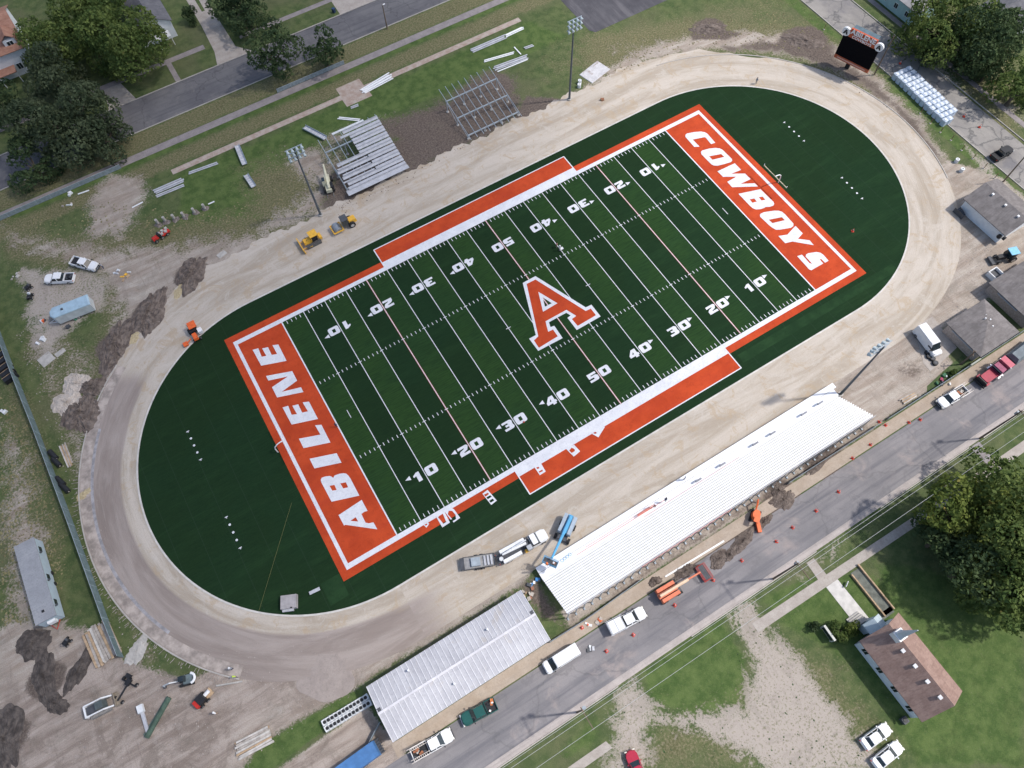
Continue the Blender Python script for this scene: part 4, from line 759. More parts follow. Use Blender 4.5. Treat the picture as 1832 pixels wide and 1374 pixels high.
def pickup(label,front,rear,paint,load=None,rack=False,group=None,name='pickup_truck',cat='pickup truck',L=5.9,topper=False,z=.9):
    loc,a,LL=pose(front,rear,z); t=thing(name,label,cat,loc,a,group); W_=1.0; h=L/2
    cab1=h-1.55; cab0=cab1-2.35 if L>5.5 else cab1-1.9
    b=MB(); b.prism(outline(-h+.1,h,W_,.2,.42),.38,.82); b.prism(outline(cab0-.05,h-.03,W_-.02,.1,.42),.82,1.12,.03); b.build('body',paint,t)
    b=MB(); b.prism(outline(cab1-.25,h-.12,W_-.16,.1,.36),1.1,1.2,.06); b.build('bonnet',paint,t)
    g=MB(); g.frus(cab0,cab1+.15,W_-.08,1.08,cab0+.22,cab1-.62,W_-.26,1.78); g.build('windows',GLASS,t)
    r=MB(); r.prism(outline(cab0+.18,cab1-.62,W_-.24,.16,.12),1.76,1.86,.04); r.build('roof',paint,t)
    for s in (-1,1): MB().hexa([(cab1-.02,s*(W_-.1)-.04,1.1),(cab1+.08,s*(W_-.1)-.04,1.1),(cab1+.08,s*(W_-.1)+.04,1.1),(cab1-.02,s*(W_-.1)+.04,1.1)],[(cab1-.68,s*(W_-.27)-.04,1.8),(cab1-.58,s*(W_-.27)-.04,1.8),(cab1-.58,s*(W_-.27)+.04,1.8),(cab1-.68,s*(W_-.27)+.04,1.8)]).build('pillar',paint,t); MB().box(((cab0+cab1)/2-.15,s*(W_-.14),1.45),(.12,.1,.7)).build('pillar',paint,t)
    bx0,bx1=-h+.05,cab0-.08
    bd=MB()
    for s in (-1,1): bd.box(((bx0+bx1)/2,s*(W_-.06),1.02),(bx1-bx0,.12,.44))
    bd.box((bx0+.04,0,1.0),(.09,2*W_-.1,.42)); bd.box((bx1,0,1.02),(.07,2*W_-.1,.44)); bd.build('bed',paint,t)
    MB().box(((bx0+bx1)/2,0,.845),(bx1-bx0-.1,2*W_-.26,.05)).build('bed_floor',BLK,t)
    if topper:
        k_=MB(); k_.box(((bx0+bx1)/2,0,1.5),(bx1-bx0,2*W_+.05,.75),top=(.97,.93)); k_.build('utility_canopy',WHITE,t)
        k_=MB()
        for x_ in (bx0+.2,(bx0+bx1)/2,bx1-.1): k_.box((x_,0,1.92),(.06,2*W_+.5,.06))
        for s in (-1,1): k_.box(((bx0+bx1)/2,s*(W_+.1),1.93),(bx1-bx0+.4,.07,.06))
        k_.build('ladder_rack',ALU,t)
    if rack:
        k_=MB()
        for s in (-1,1):
            k_.box(((bx0+bx1)/2-.1,s*(W_-.02),1.75),(bx1-bx0+.5,.07,.07)); k_.box(((bx0+bx1)/2-.1,s*(W_-.42),1.75),(bx1-bx0+.5,.07,.07))
            for i in range(8): k_.box((bx0+.1+i*.3,s*(W_-.22),1.75),(.06,.4,.05))
            for x_ in (bx0+.1,bx1): k_.tube([(x_,s*(W_-.05),1.2),(x_,s*(W_-.05),1.75)],.035,4)
        k_.build('ladder_rack',mat((.62,.56,.5),.5,.2,2,name='rack_paint'),t)
    if load:
        k_=MB(); rn=random.Random(sum(map(ord,label)))
        for i in range(7): k_.mi=i%3; k_.box((rn.uniform(bx0+.4,bx1-.4),rn.uniform(-.6,.6),1.0+rn.uniform(0,.15)),(rn.uniform(.25,.7),rn.uniform(.2,.5),.3),rz=rn.uniform(0,3))
        k_.build('load',load,t)
    wheels(t,(-h+1.15,h-1.0),W_); lights(t,h,-h+.05,W_,.85)
    for s in (-1,1): MB().box((cab1-.15,s*(W_+.14),1.2),(.14,.28,.2)).build('mirror',BLK,t)
    MB().box((h+.04,0,.5),(.14,1.8,.2)).build('bumper',CHR if paint is not WHITE else DGREY,t)
    MB().box((h-.02,0,.8),(.07,1.2,.24)).build('grille',BLK,t)
    return t
LD=[mat((.3,.12,.06),.8,.3,4,name='rusty_tools'),DGREY,mat((.45,.43,.4),.8,.3,4,name='tool_boxes')]
LD2=[mat((.7,.7,.68),.7,.2,4,name='white_bucket'),mat((.5,.16,.05),.7,.3,4,name='orange_hose'),BLK]
pickup('white pickup with open black bed, nosing toward a worker',(179.5,479),(122,464),WHITE)
pickup('white crew pickup with dark cargo in its bed, facing left',(77,499),(135.5,496),WHITE,load=[DGREY,BLK,DGREY])
pickup('white pickup with twin ladder racks parked by the shed',(808,1312),(738,1352),WHITE,load=LD,rack=True,L=6.6)
pickup('dark green pickup with cluttered bed beside the shed',(829,1289),(885,1259),mat((.015,.085,.075),.3,.1,2,name='green_paint'),load=LD2,L=5.7)
pickup('white service truck with canopy and ladder rack, nearest the orange lift',(1156,1092),(1086,1128),WHITE,topper=True,L=6.6)
pickup('white pickup with side racks facing down the road',(1677,726),(1731,694),WHITE,load=LD,rack=True,L=6.2)
pickup('black pickup on the side road near the picture edge',(1806,266),(1780,281),BLK,L=5.2)
def car(label,front,rear,paint,L=4.9,group=None,z=.8):
    loc,a,_=pose(front,rear,z); t=thing('parked_car',label,'car',loc,a,group); h=L/2; W_=.92
    b=MB(); b.prism(outline(-h,h,W_,.45,.5),.3,.72,-.0); b.prism(outline(-h+.02,h-.02,W_-.01,.45,.5),.72,.96,.05); b.build('body',paint,t)
    MB().frus(-h+.75,h-1.45,W_-.1,.93,-h+1.3,h-2.2,W_-.3,1.4).build('windows',GLASS,t)
    MB().prism(outline(-h+1.25,h-2.15,W_-.26,.2,.2),1.38,1.46,.06).build('roof',paint,t)
    for s in (-1,1):
        MB().box(((-h+h)/2-.35,s*(W_-.2),1.17),(.1,.09,.46),rx=s*.3).build('pillar',paint,t)
        for (xa,xb) in ((h-1.5,h-2.2),(-h+.8,-h+1.3)): MB().tube([(xa,s*(W_-.12),.95),(xb,s*(W_-.3),1.42)],.045,4).build('pillar',paint,t)
    wheels(t,(-h+.95,h-.95),W_,.32,.2); lights(t,h+.03,-h-.03,W_,.68)
    for s in (-1,1): MB().box((h-1.7,s*(W_+.1),1.0),(.12,.2,.13)).build('mirror',paint,t)
    return t
car('white sedan nearer the church, parked on grass',(1590,1301),(1546,1333),WHITE,5.0); car('white sedan at the bottom edge, lower of the two',(1612,1332),(1565,1370),WHITE,5.2)
car('red car on the gravel drive at the bottom edge',(1131,1355),(1146,1392),mat((.38,.02,.05),.25,.08,2,name='red_car_paint'),4.8)
def van(label,front,rear,L,H,group=None):
    loc,a,_=pose(front,rear,1.4); t=thing('van',label,'van',loc,a,group); h=L/2; W_=1.0
    b=MB(); b.prism(outline(-h,h,W_,.2,.3),.35,1.1); b.frus(-h+.02,h-1.15,W_-.01,1.1,-h+.08,h-1.75,W_-.12,H); b.build('body',WHITE,t)
    b=MB(); b.prism(outline(h-1.6,h-.06,W_-.05,.1,.3),1.1,1.28,.08); b.build('bonnet',WHITE,t)
    MB().frus(h-1.4,h-.85,W_-.1,1.2,h-1.8,h-1.66,W_-.22,H-.06).build('windscreen',GLASS,t)
    for s in (-1,1): MB().box((h-1.75,s*(W_-.05),1.5),(.9,.06,.5),rx=-s*.1).build('side_window',GLASS,t); MB().box((h-1.2,s*(W_+.12),1.4),(.16,.26,.3)).build('mirror',BLK,t)
    r=MB(); r.prism(outline(-h+.1,h-1.78,W_-.14,.2,.15),H-.02,H+.08,.03); rr=r.build('roof',WHITE,t); r=MB()
    for x in np.linspace(-h+.4,h-2.1,6): r.box((float(x),0,H+.1),(.06,1.6,.03))
    r.build('roof_ribs',WHITE2,rr); wheels(t,(-h+1.1,h-1.0),W_); lights(t,h,-h,W_,.85); return t
van('tall white panel van beside the hip roofed building',(1675,625),(1650,592),6.2,2.5)
van('long white van with roof bars at the kerb by the shed end',(976,1196),(1033,1160),6.0,2.15)
# red semi tractor
loc,a,_=pose((1755,683),(1812,641),1.5); t=thing('semi_truck','red and pink semi tractor parked at the right road edge','truck',loc,a); SP=mat((.33,.035,.06),.3,.12,2,name='semi_red')
MB().prism(outline(.6,3.7,.95,.1,.3),.9,1.75,.08).build('bonnet',SP,t); MB().box((3.75,0,1.1),(.2,1.9,1.1)).build('grille',BLK,t); MB().box((3.95,0,.6),(.25,2.4,.4)).build('bumper',BLK,t); MB().box((-.1,0,1.75),(1.5,2.2,1.6),top=(.75,.88)).build('cab',mat((.28,.06,.12),.3,.2,2,name='semi_plum'),t); MB().box((.62,0,2.2),(.18,1.9,.6),ry=.35).build('windscreen',GLASS,t); MB().box((-1.6,0,1.95),(1.2,2.3,2.1)).build('sleeper',mat((.48,.10,.14),.35,.12,2,name='semi_pink'),t)
b=MB(); b.box((-3.0,0,.85),(2.6,.9,.25)); b.cyl((-3.2,0,1.05),.55,.1,14); b.build('frame',DGREY,t)
for s in (-1,1): MB().tube([(-.95,s*1.15,.8),(-.95,s*1.15,3.1)],.1,8).build('exhaust_stack',CHR,t); MB().cyl((.2,s*1.15,.8),.35,1.3,12,'x').build('fuel_tank',CHR,t); MB().box((3.3,s*1.05,1.1),(.8,.35,.3)).build('fender',SP,t); MB().box((.7,s*1.35,2.0),(.15,.25,.5)).build('mirror',CHR,t)
wheels(t,(3.0,-2.6,-3.8),1.15,.5,.35)
loc2,a2,_=pose((1806,646),(1850,612),1.0); t=thing('flatbed_trailer','dark tarped trailer behind the red semi tractor','trailer',loc2,a2); MB().box((0,0,1.15),(6.2,2.4,.2)).build('deck',DGREY,t)
MB().frus(-3.0,3.0,1.15,1.25,-2.8,2.7,.75,2.1).build('tarp',mat((.16,.19,.21),.7,.2,.8,name='tarp'),t); wheels(t,(-1.2,-2.3),1.15,.45,.3)
# camper trailer in the gravel pad
loc,a,_=pose((90,566),(164,537),2.2); t=thing('camper','pale blue camper trailer on the gravel pad','camper',loc,a); CB=mat((.34,.47,.56),.5,.12,.8,name='camper_blue')
MB().prism([(-3.7,-1.25),(3.2,-1.25),(3.8,-.5),(3.8,.5),(3.2,1.25),(-3.7,1.25)],.6,2.7,.02).build('body',mat((.5,.53,.54),.5,.12,1,name='camper_side'),t); MB().prism([(-3.75,-1.28),(3.2,-1.28),(3.85,-.5),(3.85,.5),(3.2,1.28),(-3.75,1.28)],2.7,2.86,.06).build('roof',CB,t)
MB().box((-2.4,-1.27,1.8),(1.3,.05,.8)).build('window',GLASS,t); MB().box((1.4,0,2.95),(.4,.4,.16)).build('roof_vent',DGREY,t); MB().tube([(3.7,-.5,.5),(5.2,0,.5),(3.7,.5,.5)],.06,5).build('hitch',WHITE,t); MB().box((4.6,-1.2,.1),(1.2,1.4,.12)).build('step_mat',mat((.2,.19,.17),.9,.2,2),t); wheels(t,(-.3,.7),1.22,.36,.22)
def clutter(label,cat,name,px,items,mats,seed,spread=1.2,hh=.5):
    x,y,_=at(*px); t=thing(name,label,cat,(x,y,0)); rn=random.Random(seed)
    for i in range(items): MB().box((rn.uniform(-spread,spread),rn.uniform(-spread*.6,spread*.6),hh/2*rn.uniform(.5,1)),(rn.uniform(.3,.9),rn.uniform(.2,.7),hh*rn.uniform(.5,1.2)),rz=rn.uniform(0,3),top=(.85,.9)).build(('crate','board','bucket')[i%3],mats[i%len(mats)],t)
    return t
clutter('jumble of tables, tools and crates beside the camper','tool heap','tool_heap',(128,568),8,[DGREY,WHITE2,mat((.05,.2,.12),.7,.2,2),BLK],3,1.8)
clutter('dark folding table heap at the corner of the gravel pad','tool heap','tool_heap',(122,588),4,[DGREY,mat((.2,.19,.17),.9,.2,2)],5,.9)
clutter('white tarp and rags crumpled on the ground below the camper','tarp heap','tarp_heap',(75,609),6,[WHITE,WHITE2],6,1.0)
clutter('white plastic wrap heap beside the back pavement','tarp heap','tarp_heap',(130,346),5,[WHITE,WHITE2],8,.9)
clutter('broken white frame and tubing on brown grass','scrap heap','scrap_heap',(122,366),4,[WHITE2,WOODG],9,1.3,.3)
clutter('orange can and hose near the camper door','can','fuel_can',(78,575),3,[ORG,WHITE2,DGREY],10,.4)
clutter('white sheeting scrap on the far left grass','tarp heap','tarp_heap',(6,736),4,[WHITE2,DGREY],11,.8)
clutter('heap of broken timber and rubble between shed and grandstand','rubble heap','rubble_heap',(944,1064),14,[WOOD,mat((.3,.14,.09),.9,.2,3),CONC,WOODG],12,1.9,.5)
clutter('blue barrel, buckets and tools at the grandstand corner','tool heap','tool_heap',(958,1046),6,[BLUE,WHITE,DGREY],13,1.2)
clutter('tarps and tool boxes scattered left of the orange lift on the pavement','tool heap','tool_heap',(1062,1113),7,[WHITE2,WOODG,ORG],14,1.3,.3)
clutter('small stack of grey sheets lying on the asphalt','sheet stack','sheet_stack',(1055,1160),4,[ALU,WHITE2,DGREY],15,.5,.3)
clutter('plants, pots and pipes heap behind the pavement by the white van','junk heap','junk_heap',(1688,683),9,[DGREY,WHITE2,mat((.05,.15,.08),.8,.3,2),mat((.3,.05,.1),.8,.3,2)],16,1.6,.5)
clutter('pallet with yellow frame near the parked pickups','pallet','pallet',(226,494),5,[YEL,WOOD,WHITE2],17,1.1,.2)
clutter('crumpled white cover beside the tan pallet','tarp heap','tarp_heap',(209,488),4,[WHITE2,ALU],18,.7,.3)
clutter('shattered pale concrete slab pieces at the pad corner','rubble heap','rubble_heap',(28,494),5,[CONC,WOODG],19,1.2,.2)
clutter('brown wooden crate sitting alone on the track','crate','crate',(1075,181),4,[mat((.3,.13,.07),.8,.2,2),WOOD],20,.5,.6)
# quad machines
def small_machine(label,px,col,rz):
    x,y,_=at(*px); t=thing('work_machine',label,'machine',(x,y,0),rz); MB().box((0,0,.6),(1.1,.7,.4)).build('engine',BLK,t); MB().box((.35,0,.95),(.4,.5,.4),top=(.7,.8)).build('tank',col,t); MB().tube([(-.5,-.4,.9),(-.9,0,1.1),(-.5,.4,.9)],.04,5).build('handlebar',DGREY,t); wheels(t,(-.4,.45),.5,.28,.2)
small_machine('black compressor cart, upper of two by the gravel pad',(53,516),DGREY,.3); small_machine('black compressor cart, lower of two by the gravel pad',(56,532),WHITE2,1.1)
small_machine('small dark motor pump lying below the site office',(122,1149),DGREY,.5)
# ride machine red with grey load
x,y,_=at(288,425); t=thing('utility_tractor','red utility tractor hauling grey sacks by the concrete footings','tractor',(x,y,0),3.4); MB().box((1.0,0,.8),(1.3,.9,.5),top=(.85,.8)).build('bonnet',RED,t); MB().box((.1,0,1.2),(.6,.8,.7),top=(.7,.8)).build('seat',BLK,t); MB().box((-1.3,0,.7),(1.8,1.4,.3)).build('cart',RED,t); clu=MB(); [clu.box((-1.9+i*.45,(.3 if i%2 else -.3),1.0),(.55,.5,.35),rz=i) for i in range(5)]; clu.build('sacks',CONC,t); wheels(t,(-1.4,-.2,1.2),.75,.38,.3)
# orange tractor on track
loc,a,_=pose((350,603),(340,583),1.2); t=thing('loader_tractor','orange compact tractor with mower arm on the west bend','tractor',loc,a)
MB().box((1.1,-.1,.95),(1.5,.9,.6),top=(.9,.8)).build('bonnet',ORG,t); MB().box((-.4,0,1.1),(1.1,1.3,.5)).build('seat',BLK,t); MB().box((-.9,.4,2.0),(1.6,1.5,.14)).build('canopy',ORG,t); MB().box((.3,1.2,.9),(1.0,.8,.7)).build('water_tank',WHITE,t); b=MB(); b.tube([(.9,-1.0,.7),(1.4,-1.9,.6)],.12,5); b.box((1.3,-2.3,.4),(.9,.9,.35)); b.build('side_arm',ORG,t)
for s in (-1,1): MB().tube([(-1.5,s*.5,1.2),(-1.5,s*.5,2.0)],.05,4).build('canopy_post',BLK,t)
wheels(t,(-.7,),.85,.6,.35); wheels(t,(1.5,),.75,.36,.25)
# bulldozer
loc,a,_=pose((536,438),(576,418),1.2); t=thing('bulldozer','yellow bulldozer with wide blade on the pale track','bulldozer',loc,a)
for s in (-1,1):
    b=MB(); b.prism([(-1.7,s*.95-.25),(1.5,s*.95-.25),(1.5,s*.95+.25),(-1.7,s*.95+.25)],.05,.85); tr_=b.build('track',mat((.10,.10,.10),.8,.4,6,name='steel_tracks'),t); b=MB(); [b.box((-1.6+i*.31,s*.95,.87),(.08,.5,.06)) for i in range(11)]; b.build('grousers',DGREY,tr_)
MB().box((.75,0,1.25),(1.7,1.1,.8),top=(.95,.85)).build('engine_hood',YEL,t); MB().box((-.6,0,1.35),(1.3,1.2,1.0)).build('cab_base',BLK,t); MB().box((-.7,0,2.55),(1.7,1.7,.16)).build('cab_roof',YEL,t)
for xx in (-1.4,0): 
    for s in (-1,1): MB().tube([(xx,s*.7,1.2),(xx,s*.75,2.5)],.06,4).build('cab_post',YEL,t)
b=MB(); b.hexa([(2.2,-1.9,.0),(2.35,-1.9,.0),(2.35,1.9,.0),(2.2,1.9,.0)],[(2.3,-1.9,1.15),(2.5,-1.9,1.15),(2.5,1.9,1.15),(2.3,1.9,1.15)]); b.build('blade',YEL,t); MB().box((-1.9,0,.9),(.6,1.3,.7)).build('rear_box',YEL,t)
for s in (-1,1): MB().tube([(2.2,s*.9,.5),(.3,s*1.25,.6)],.08,5).build('push_arm',YEL,t); MB().cyl((.9,.35*s,1.8),.06,.5,6).build('exhaust' ,BLK,t)
# roller
loc,a,_=pose((594,410),(634,390),1.2); t=thing('road_roller','yellow roller with smooth steel drum behind the bulldozer','road roller',loc,a)
MB().cyl((1.6,0,.75),.75,1.9,24,'y').build('drum',mat((.30,.33,.36),.4,.15,2,name='drum_steel',metal=.3),t); b=MB(); b.box((1.6,-1.1,.8),(2.1,.16,.3)); b.box((1.6,1.1,.8),(2.1,.16,.3)); b.box((2.65,0,.85),(.2,2.3,.3)); b.box((.55,0,.85),(.2,2.3,.3)); b.build('drum_frame',YEL,t)
MB().box((-.35,0,1.9),(1.3,1.5,1.5),top=(.92,.92)).build('cab',GLASS,t); MB().box((-.35,0,2.72),(1.45,1.6,.12)).build('cab_roof',DGREY,t); MB().box((-1.9,0,1.25),(1.8,1.3,.9),top=(.85,.85)).build('engine_hood',YEL,t); wheels(t,(-1.5,),1.1,.72,.5)
# telehandler
loc,a,_=pose((580,303),(588,340),2.0); t=thing('telehandler','cream telehandler with raised boom beside the grey bleacher','telehandler',loc,a); CR=mat((.58,.56,.42),.45,.15,1.5,name='cream_paint')
MB().box((-.2,0,1.0),(4.4,1.2,.8)).build('chassis',CR,t); MB().box((-.3,.65,1.9),(1.4,.8,1.3),top=(.85,.85)).build('cab',CR,t); MB().box((-.3,.65,2.58),(1.1,.6,.05)).build('cab_window',GLASS,t); MB().tube([(-2.0,-.1,1.6),(1.5,-.1,2.6),(3.3,-.1,3.0)],[.3,.26,.2],6).build('boom',CR,t); MB().box((-1.2,-.75,1.3),(1.6,.5,.7)).build('engine_box',BLK,t)
for s in (-1,1): MB().tube([(-2.1,s*.6,.3),(-3.4,s*.7,.25)],.05,4).build('fork',CHR,t)
wheels(t,(-1.5,1.3),1.15,.62,.45)
# bucket truck + trailer
loc,a,_=pose((975,955),(893,1000),1.3); t=thing('bucket_truck','white bucket truck with folded boom facing the blue lift','bucket truck',loc,a)
b=MB(); b.prism(outline(1.5,4.6,1.05,.1,.45),.5,1.25,.02); b.prism(outline(2.7,4.5,.95,.1,.4),1.25,1.5,.08); b.build('cab_body',WHITE,t); MB().frus(1.6,3.1,.98,1.25,1.75,2.5,.82,2.15).build('windows',GLASS,t); MB().prism(outline(1.65,2.6,.9,.15,.12),2.13,2.24,.04).build('roof',WHITE,t)
MB().box((-1.6,0,.8),(6.0,1.6,.3)).build('chassis',DGREY,t)
for s in (-1,1):
    MB().box((-1.9+(.4 if s>0 else -.3),s*.85,1.3),(4.6 if s>0 else 3.4,.6,.8),top=(.98,.9)).build('tool_body',WHITE,t)
MB().cyl((.6,0,1.6),.45,1.0,12).build('turret',DGREY,t); MB().tube([(.7,0,2.2),(-3.6,.15,2.35)],[.24,.16],6).build('boom',WHITE,t); MB().tube([(-3.6,.15,2.4),(.9,.35,2.7)],[.13,.13],6).build('upper_boom',WHITE2,t); MB().box((.9,-.9,1.9),(.8,.8,.9)).build('bucket',mat((.4,.42,.45),.5,.1,2),t); MB().box((.4,-1.0,1.1),(.7,.5,.6)).build('yellow_chest',YEL,t); MB().cyl((-4.0,-.2,1.3),.35,.5,10).build('cable_reel',WHITE2,t)
wheels(t,(-2.9,3.5),1.1,.48,.32); lights(t,4.6,-4.6,1.0,.9)
loc,a,_=pose((884,1000),(829,1009),.8); t=thing('utility_trailer','grey flat utility trailer hitched behind the bucket truck','trailer',loc,a); MB().box((0,0,.6),(5.2,2.0,.14)).build('deck',mat((.28,.28,.28),.8,.2,1.5,name='trailer_deck'),t)
b=MB(); [b.box((0,s*1.02,.78),(5.2,.07,.25)) for s in (-1,1)]; b.box((2.6,0,.78),(.07,2.05,.25)); b.build('rails',DGREY,t); MB().box((-2.75,0,.75),(.7,2.0,.14),ry=-.1).build('ramp',DGREY,t); MB().box((-.5,0,.85),(1.5,1.4,.5)).build('steel_box',STEEL,t)
for i in range(3): MB().box((1.0+i*.55,0,.8),(.3,1.6,.2)).build('beam',ALU,t)
wheels(t,(-.4,.5),1.2,.34,.2); MB().tube([(2.6,-.5,.6),(3.6,0,.6),(2.6,.5,.6)],.05,4).build('hitch',DGREY,t)
# blue boom lift
x,y,_=at(1013,945,1.0); x2,y2,_=at(985,1005,4.0); t=thing('boom_lift','blue articulated boom lift reaching over the grandstand corner','boom lift',(x,y,0),math.atan2(y2-y,x2-x)); BL2=mat((.10,.36,.60),.4,.12,2,name='lift_blue'); GL2=mat((.36,.43,.50),.45,.12,1.5,name='lift_grey'); D=math.hypot(x2-x,y2-y)
MB().box((.6,0,.75),(3.0,1.6,.5)).build('chassis',DGREY,t)
for s in (-1,1): MB().box((-.5,s*.8,1.6),(3.4,.7,1.0),top=(.95,.85)).build('engine_cover',GL2,t)
MB().box((-.6,0,1.5),(3.2,.8,.8)).build('turntable',BL2,t); MB().tube([(-1.9,0,2.2),(1.6,0,2.8)],.28,6).build('lower_boom',BL2,t); MB().tube([(1.2,0,2.7),(D-.5,0,4.6)],[.26,.18],6).build('upper_boom',BL2,t)
b=MB(); 
for zz in (3.9,4.4,5.0): b.tube([(D-.4,-1.2,zz),(D+.6,-1.2,zz),(D+.6,1.2,zz),(D-.4,1.2,zz),(D-.4,-1.2,zz)],.035,4)
for (a_,c_) in ((-.4,-1.2),(.6,-1.2),(.6,1.2),(-.4,1.2),(.6,0),(-.4,0)): b.tube([(D+a_,c_,3.9),(D+a_,c_,5.0)],.035,4)
b.build('basket_rails',BL2,t); MB().box((D+.1,0,3.88),(1.0,2.4,.06)).build('basket_floor',DGREY,t); wheels(t,(-.7,1.8),1.35,.5,.4)
b=MB()
for i in range(4): b.tube([(D-.9-i*.45+.25*math.cos(q*.7),1.6+i*.25+.25*math.sin(q*.7),4.2+i*.05) for q in range(10)],.04,4)
b.build('cable_loops',BL2,t)
# orange boom lift
x,y,_=at(1197,1058,1.0); x2,y2,_=at(1262,1018,2.0); t=thing('boom_lift','orange telescopic boom lift lying its arm along the kerb','boom lift',(x,y,0),math.atan2(y2-y,x2-x)); OR2=mat((.62,.17,.085),.5,.12,2,name='faded_orange'); D=math.hypot(x2-x,y2-y)
MB().box((.2,0,.7),(3.4,1.7,.5)).build('chassis',DGREY,t)
for s in (-1,1): MB().box((-.3,s*.85,1.45),(3.4,.65,.9),top=(.95,.85)).build('engine_cover',OR2,t)
MB().box((-.4,0,1.4),(3.4,.8,.7)).build('turntable',OR2,t); MB().tube([(-1.9,0,2.1),(3.4,0,2.3)],.26,6).build('boom',mat((.72,.52,.36),.5,.12,2,name='cream_boom'),t); MB().tube([(3.2,0,2.3),(D-1,0,2.0)],.15,6).build('inner_boom',OR2,t)
b=MB()
for zz in (.6,1.2,1.7): b.tube([(D-.9,-1.6,zz),(D+.5,-1.6,zz),(D+.5,1.0,zz),(D-.9,1.0,zz),(D-.9,-1.6,zz)],.045,4)
b.build('basket_rails',RED,t); MB().box((D-.2,-.3,.55),(1.5,2.7,.08)).build('basket_floor',DGREY,t); wheels(t,(-1.3,1.5),1.25,.5,.4)
# orange mini excavator at the ditch
x,y,_=at(1352,922,.8); t=thing('mini_excavator','bright orange trencher working in the ditch behind the stand','excavator',(x,y,0),.6)
MB().prism([(1.0*math.cos(q*.63)*1.0,.75*math.sin(q*.63)) for q in range(10)],.7,1.5,.15).build('body',ORG,t); MB().box((-1.0,-.2,1.9),(1.0,.9,.12)).build('canopy',ORG,t); MB().tube([(.7,.3,1.2),(1.9,.5,2.0),(2.7,.4,1.0),(2.5,.3,.3)],.14,5).build('arm',ORG,t); MB().box((-1.7,-1.1,.5),(1.6,.6,.5),rz=.5).build('dozer_blade',ORG,t)
for s in (-1,1): MB().prism([(-1.1,s*.6-.18),(1.1,s*.6-.18),(1.1,s*.6+.18),(-1.1,s*.6+.18)],.02,.6).build('track',RUB,t); MB().tube([(-1.3,s*.35-.2,.9),(-1.3,s*.35-.2,1.9)],.05,4).build('canopy_post',ORG,t)
# lower-left group
loc,a,_=pose((197,1254),(156,1275),1.2); t=thing('track_loader','white compact track loader with raised arms at lower left','loader',loc,a)
for s in (-1,1): MB().box((-.1,s*.95,.5),(3.0,.4,.8)).build('track',mat((.25,.24,.23),.9,.2,2,name='dusty_track'),t); MB().tube([(-1.7,s*.85,2.0),(.9,s*.85,1.9),(2.0,s*.8,.9)],.12,5).build('lift_arm',WHITE,t)
MB().box((-.9,0,1.2),(1.7,1.3,1.2),top=(.9,.9)).build('engine_cover',DGREY,t); MB().box((.5,0,1.55),(1.3,1.2,1.5),top=(.85,.9)).build('cab',mat((.09,.11,.11),.3,.2,2),t); MB().box((-1.75,0,1.5),(.25,1.8,.9)).build('rear_frame',WHITE,t)
b=MB(); b.box((2.4,0,.25),(.6,2.1,.08)); b.box((2.15,0,.5),(.08,2.1,.6)); b.box((2.4,1.05,.45),(.6,.06,.5)); b.box((2.4,-1.05,.45),(.6,.06,.5)); b.build('bucket',mat((.28,.24,.19),.8,.2,2,name='worn_bucket'),t)
x,y,_=at(228,1231); t=thing('grader_attachment','black wheeled grading attachment near the white loader','grader',(x,y,0),.6); b=MB(); b.tube([(-2,0,.5),(1.6,0,.6)],.14,5); b.tube([(.8,-1.3,.5),(.8,1.3,.5)],.12,5); b.box((.9,0,.8),(1.0,.7,.5)); b.box((1.6,.6,.6),(.6,.9,.4)); b.build('frame',BLK,t); wheels(t,(-1.9,),.8,.3,.25); wheels(t,(1.0,),1.35,.32,.3)
x,y,_=at(336,1217); t=thing('mini_excavator','white topped mini excavator stretching its arm by the kerb','excavator',(x,y,0),2.85)
for s in (-1,1): MB().box((0,s*.65,.3),(2.2,.35,.5)).build('track',RUB,t)
MB().box((-.5,0,1.0),(1.4,1.3,.7)).build('body',mat((.13,.17,.18),.5,.2,2),t)
b=MB(); b.tube([(-.9+.75*math.cos(q*.45-1.35+math.pi),.75*math.sin(q*.45-1.35+math.pi),1.45) for q in range(7)],.2,6); b.build('counterweight',WHITE,t); MB().box((.2,-.1,1.8),(.9,.9,1.0),top=(.85,.85)).build('cab',GLASS,t); MB().tube([(.6,0,1.1),(1.9,.1,2.3),(3.2,.1,1.3),(3.4,.1,.4)],.11,5).build('boom',WHITE2,t); MB().box((3.4,.1,.25),(.35,.5,.4)).build('bucket',DGREY,t)
x,y,_=at(364,1252); t=thing('skid_steer','red and black stand on loader carrying a white drum','skid steer',(x,y,0),.35); MB().box((-.9,0,.8),(.7,1.2,.9),top=(.85,.95)).build('engine_cover',RED,t); MB().box((0,0,.9),(1.2,1.3,1.0)).build('body',BLK,t); MB().box((1.2,0,.3),(1.2,1.2,.14)).build('pallet_fork',WOOD,t); MB().cyl((1.1,.1,.7),.3,.9,12,'x').build('drum',WHITE,t); wheels(t,(-.6,.5),.85,.35,.28)
x,y,_=at(286,1284); _a=at(268,1311); _b=at(303,1254); t=thing('turf_roll','long green rolled turf strip lying on dirt','turf roll',(x,y,0),math.atan2(_b[1]-_a[1],_b[0]-_a[0])); MB().tube([(-3.0,0,.35),(3.0,.3,.35)],.42,12).build('roll',mat((.06,.10,.075),.9,.3,1.2,name='turf_back'),t); MB().box((0,.55,.1),(6,.5,.12)).build('loose_flap',mat((.12,.16,.14),.9,.3,1.2),t)
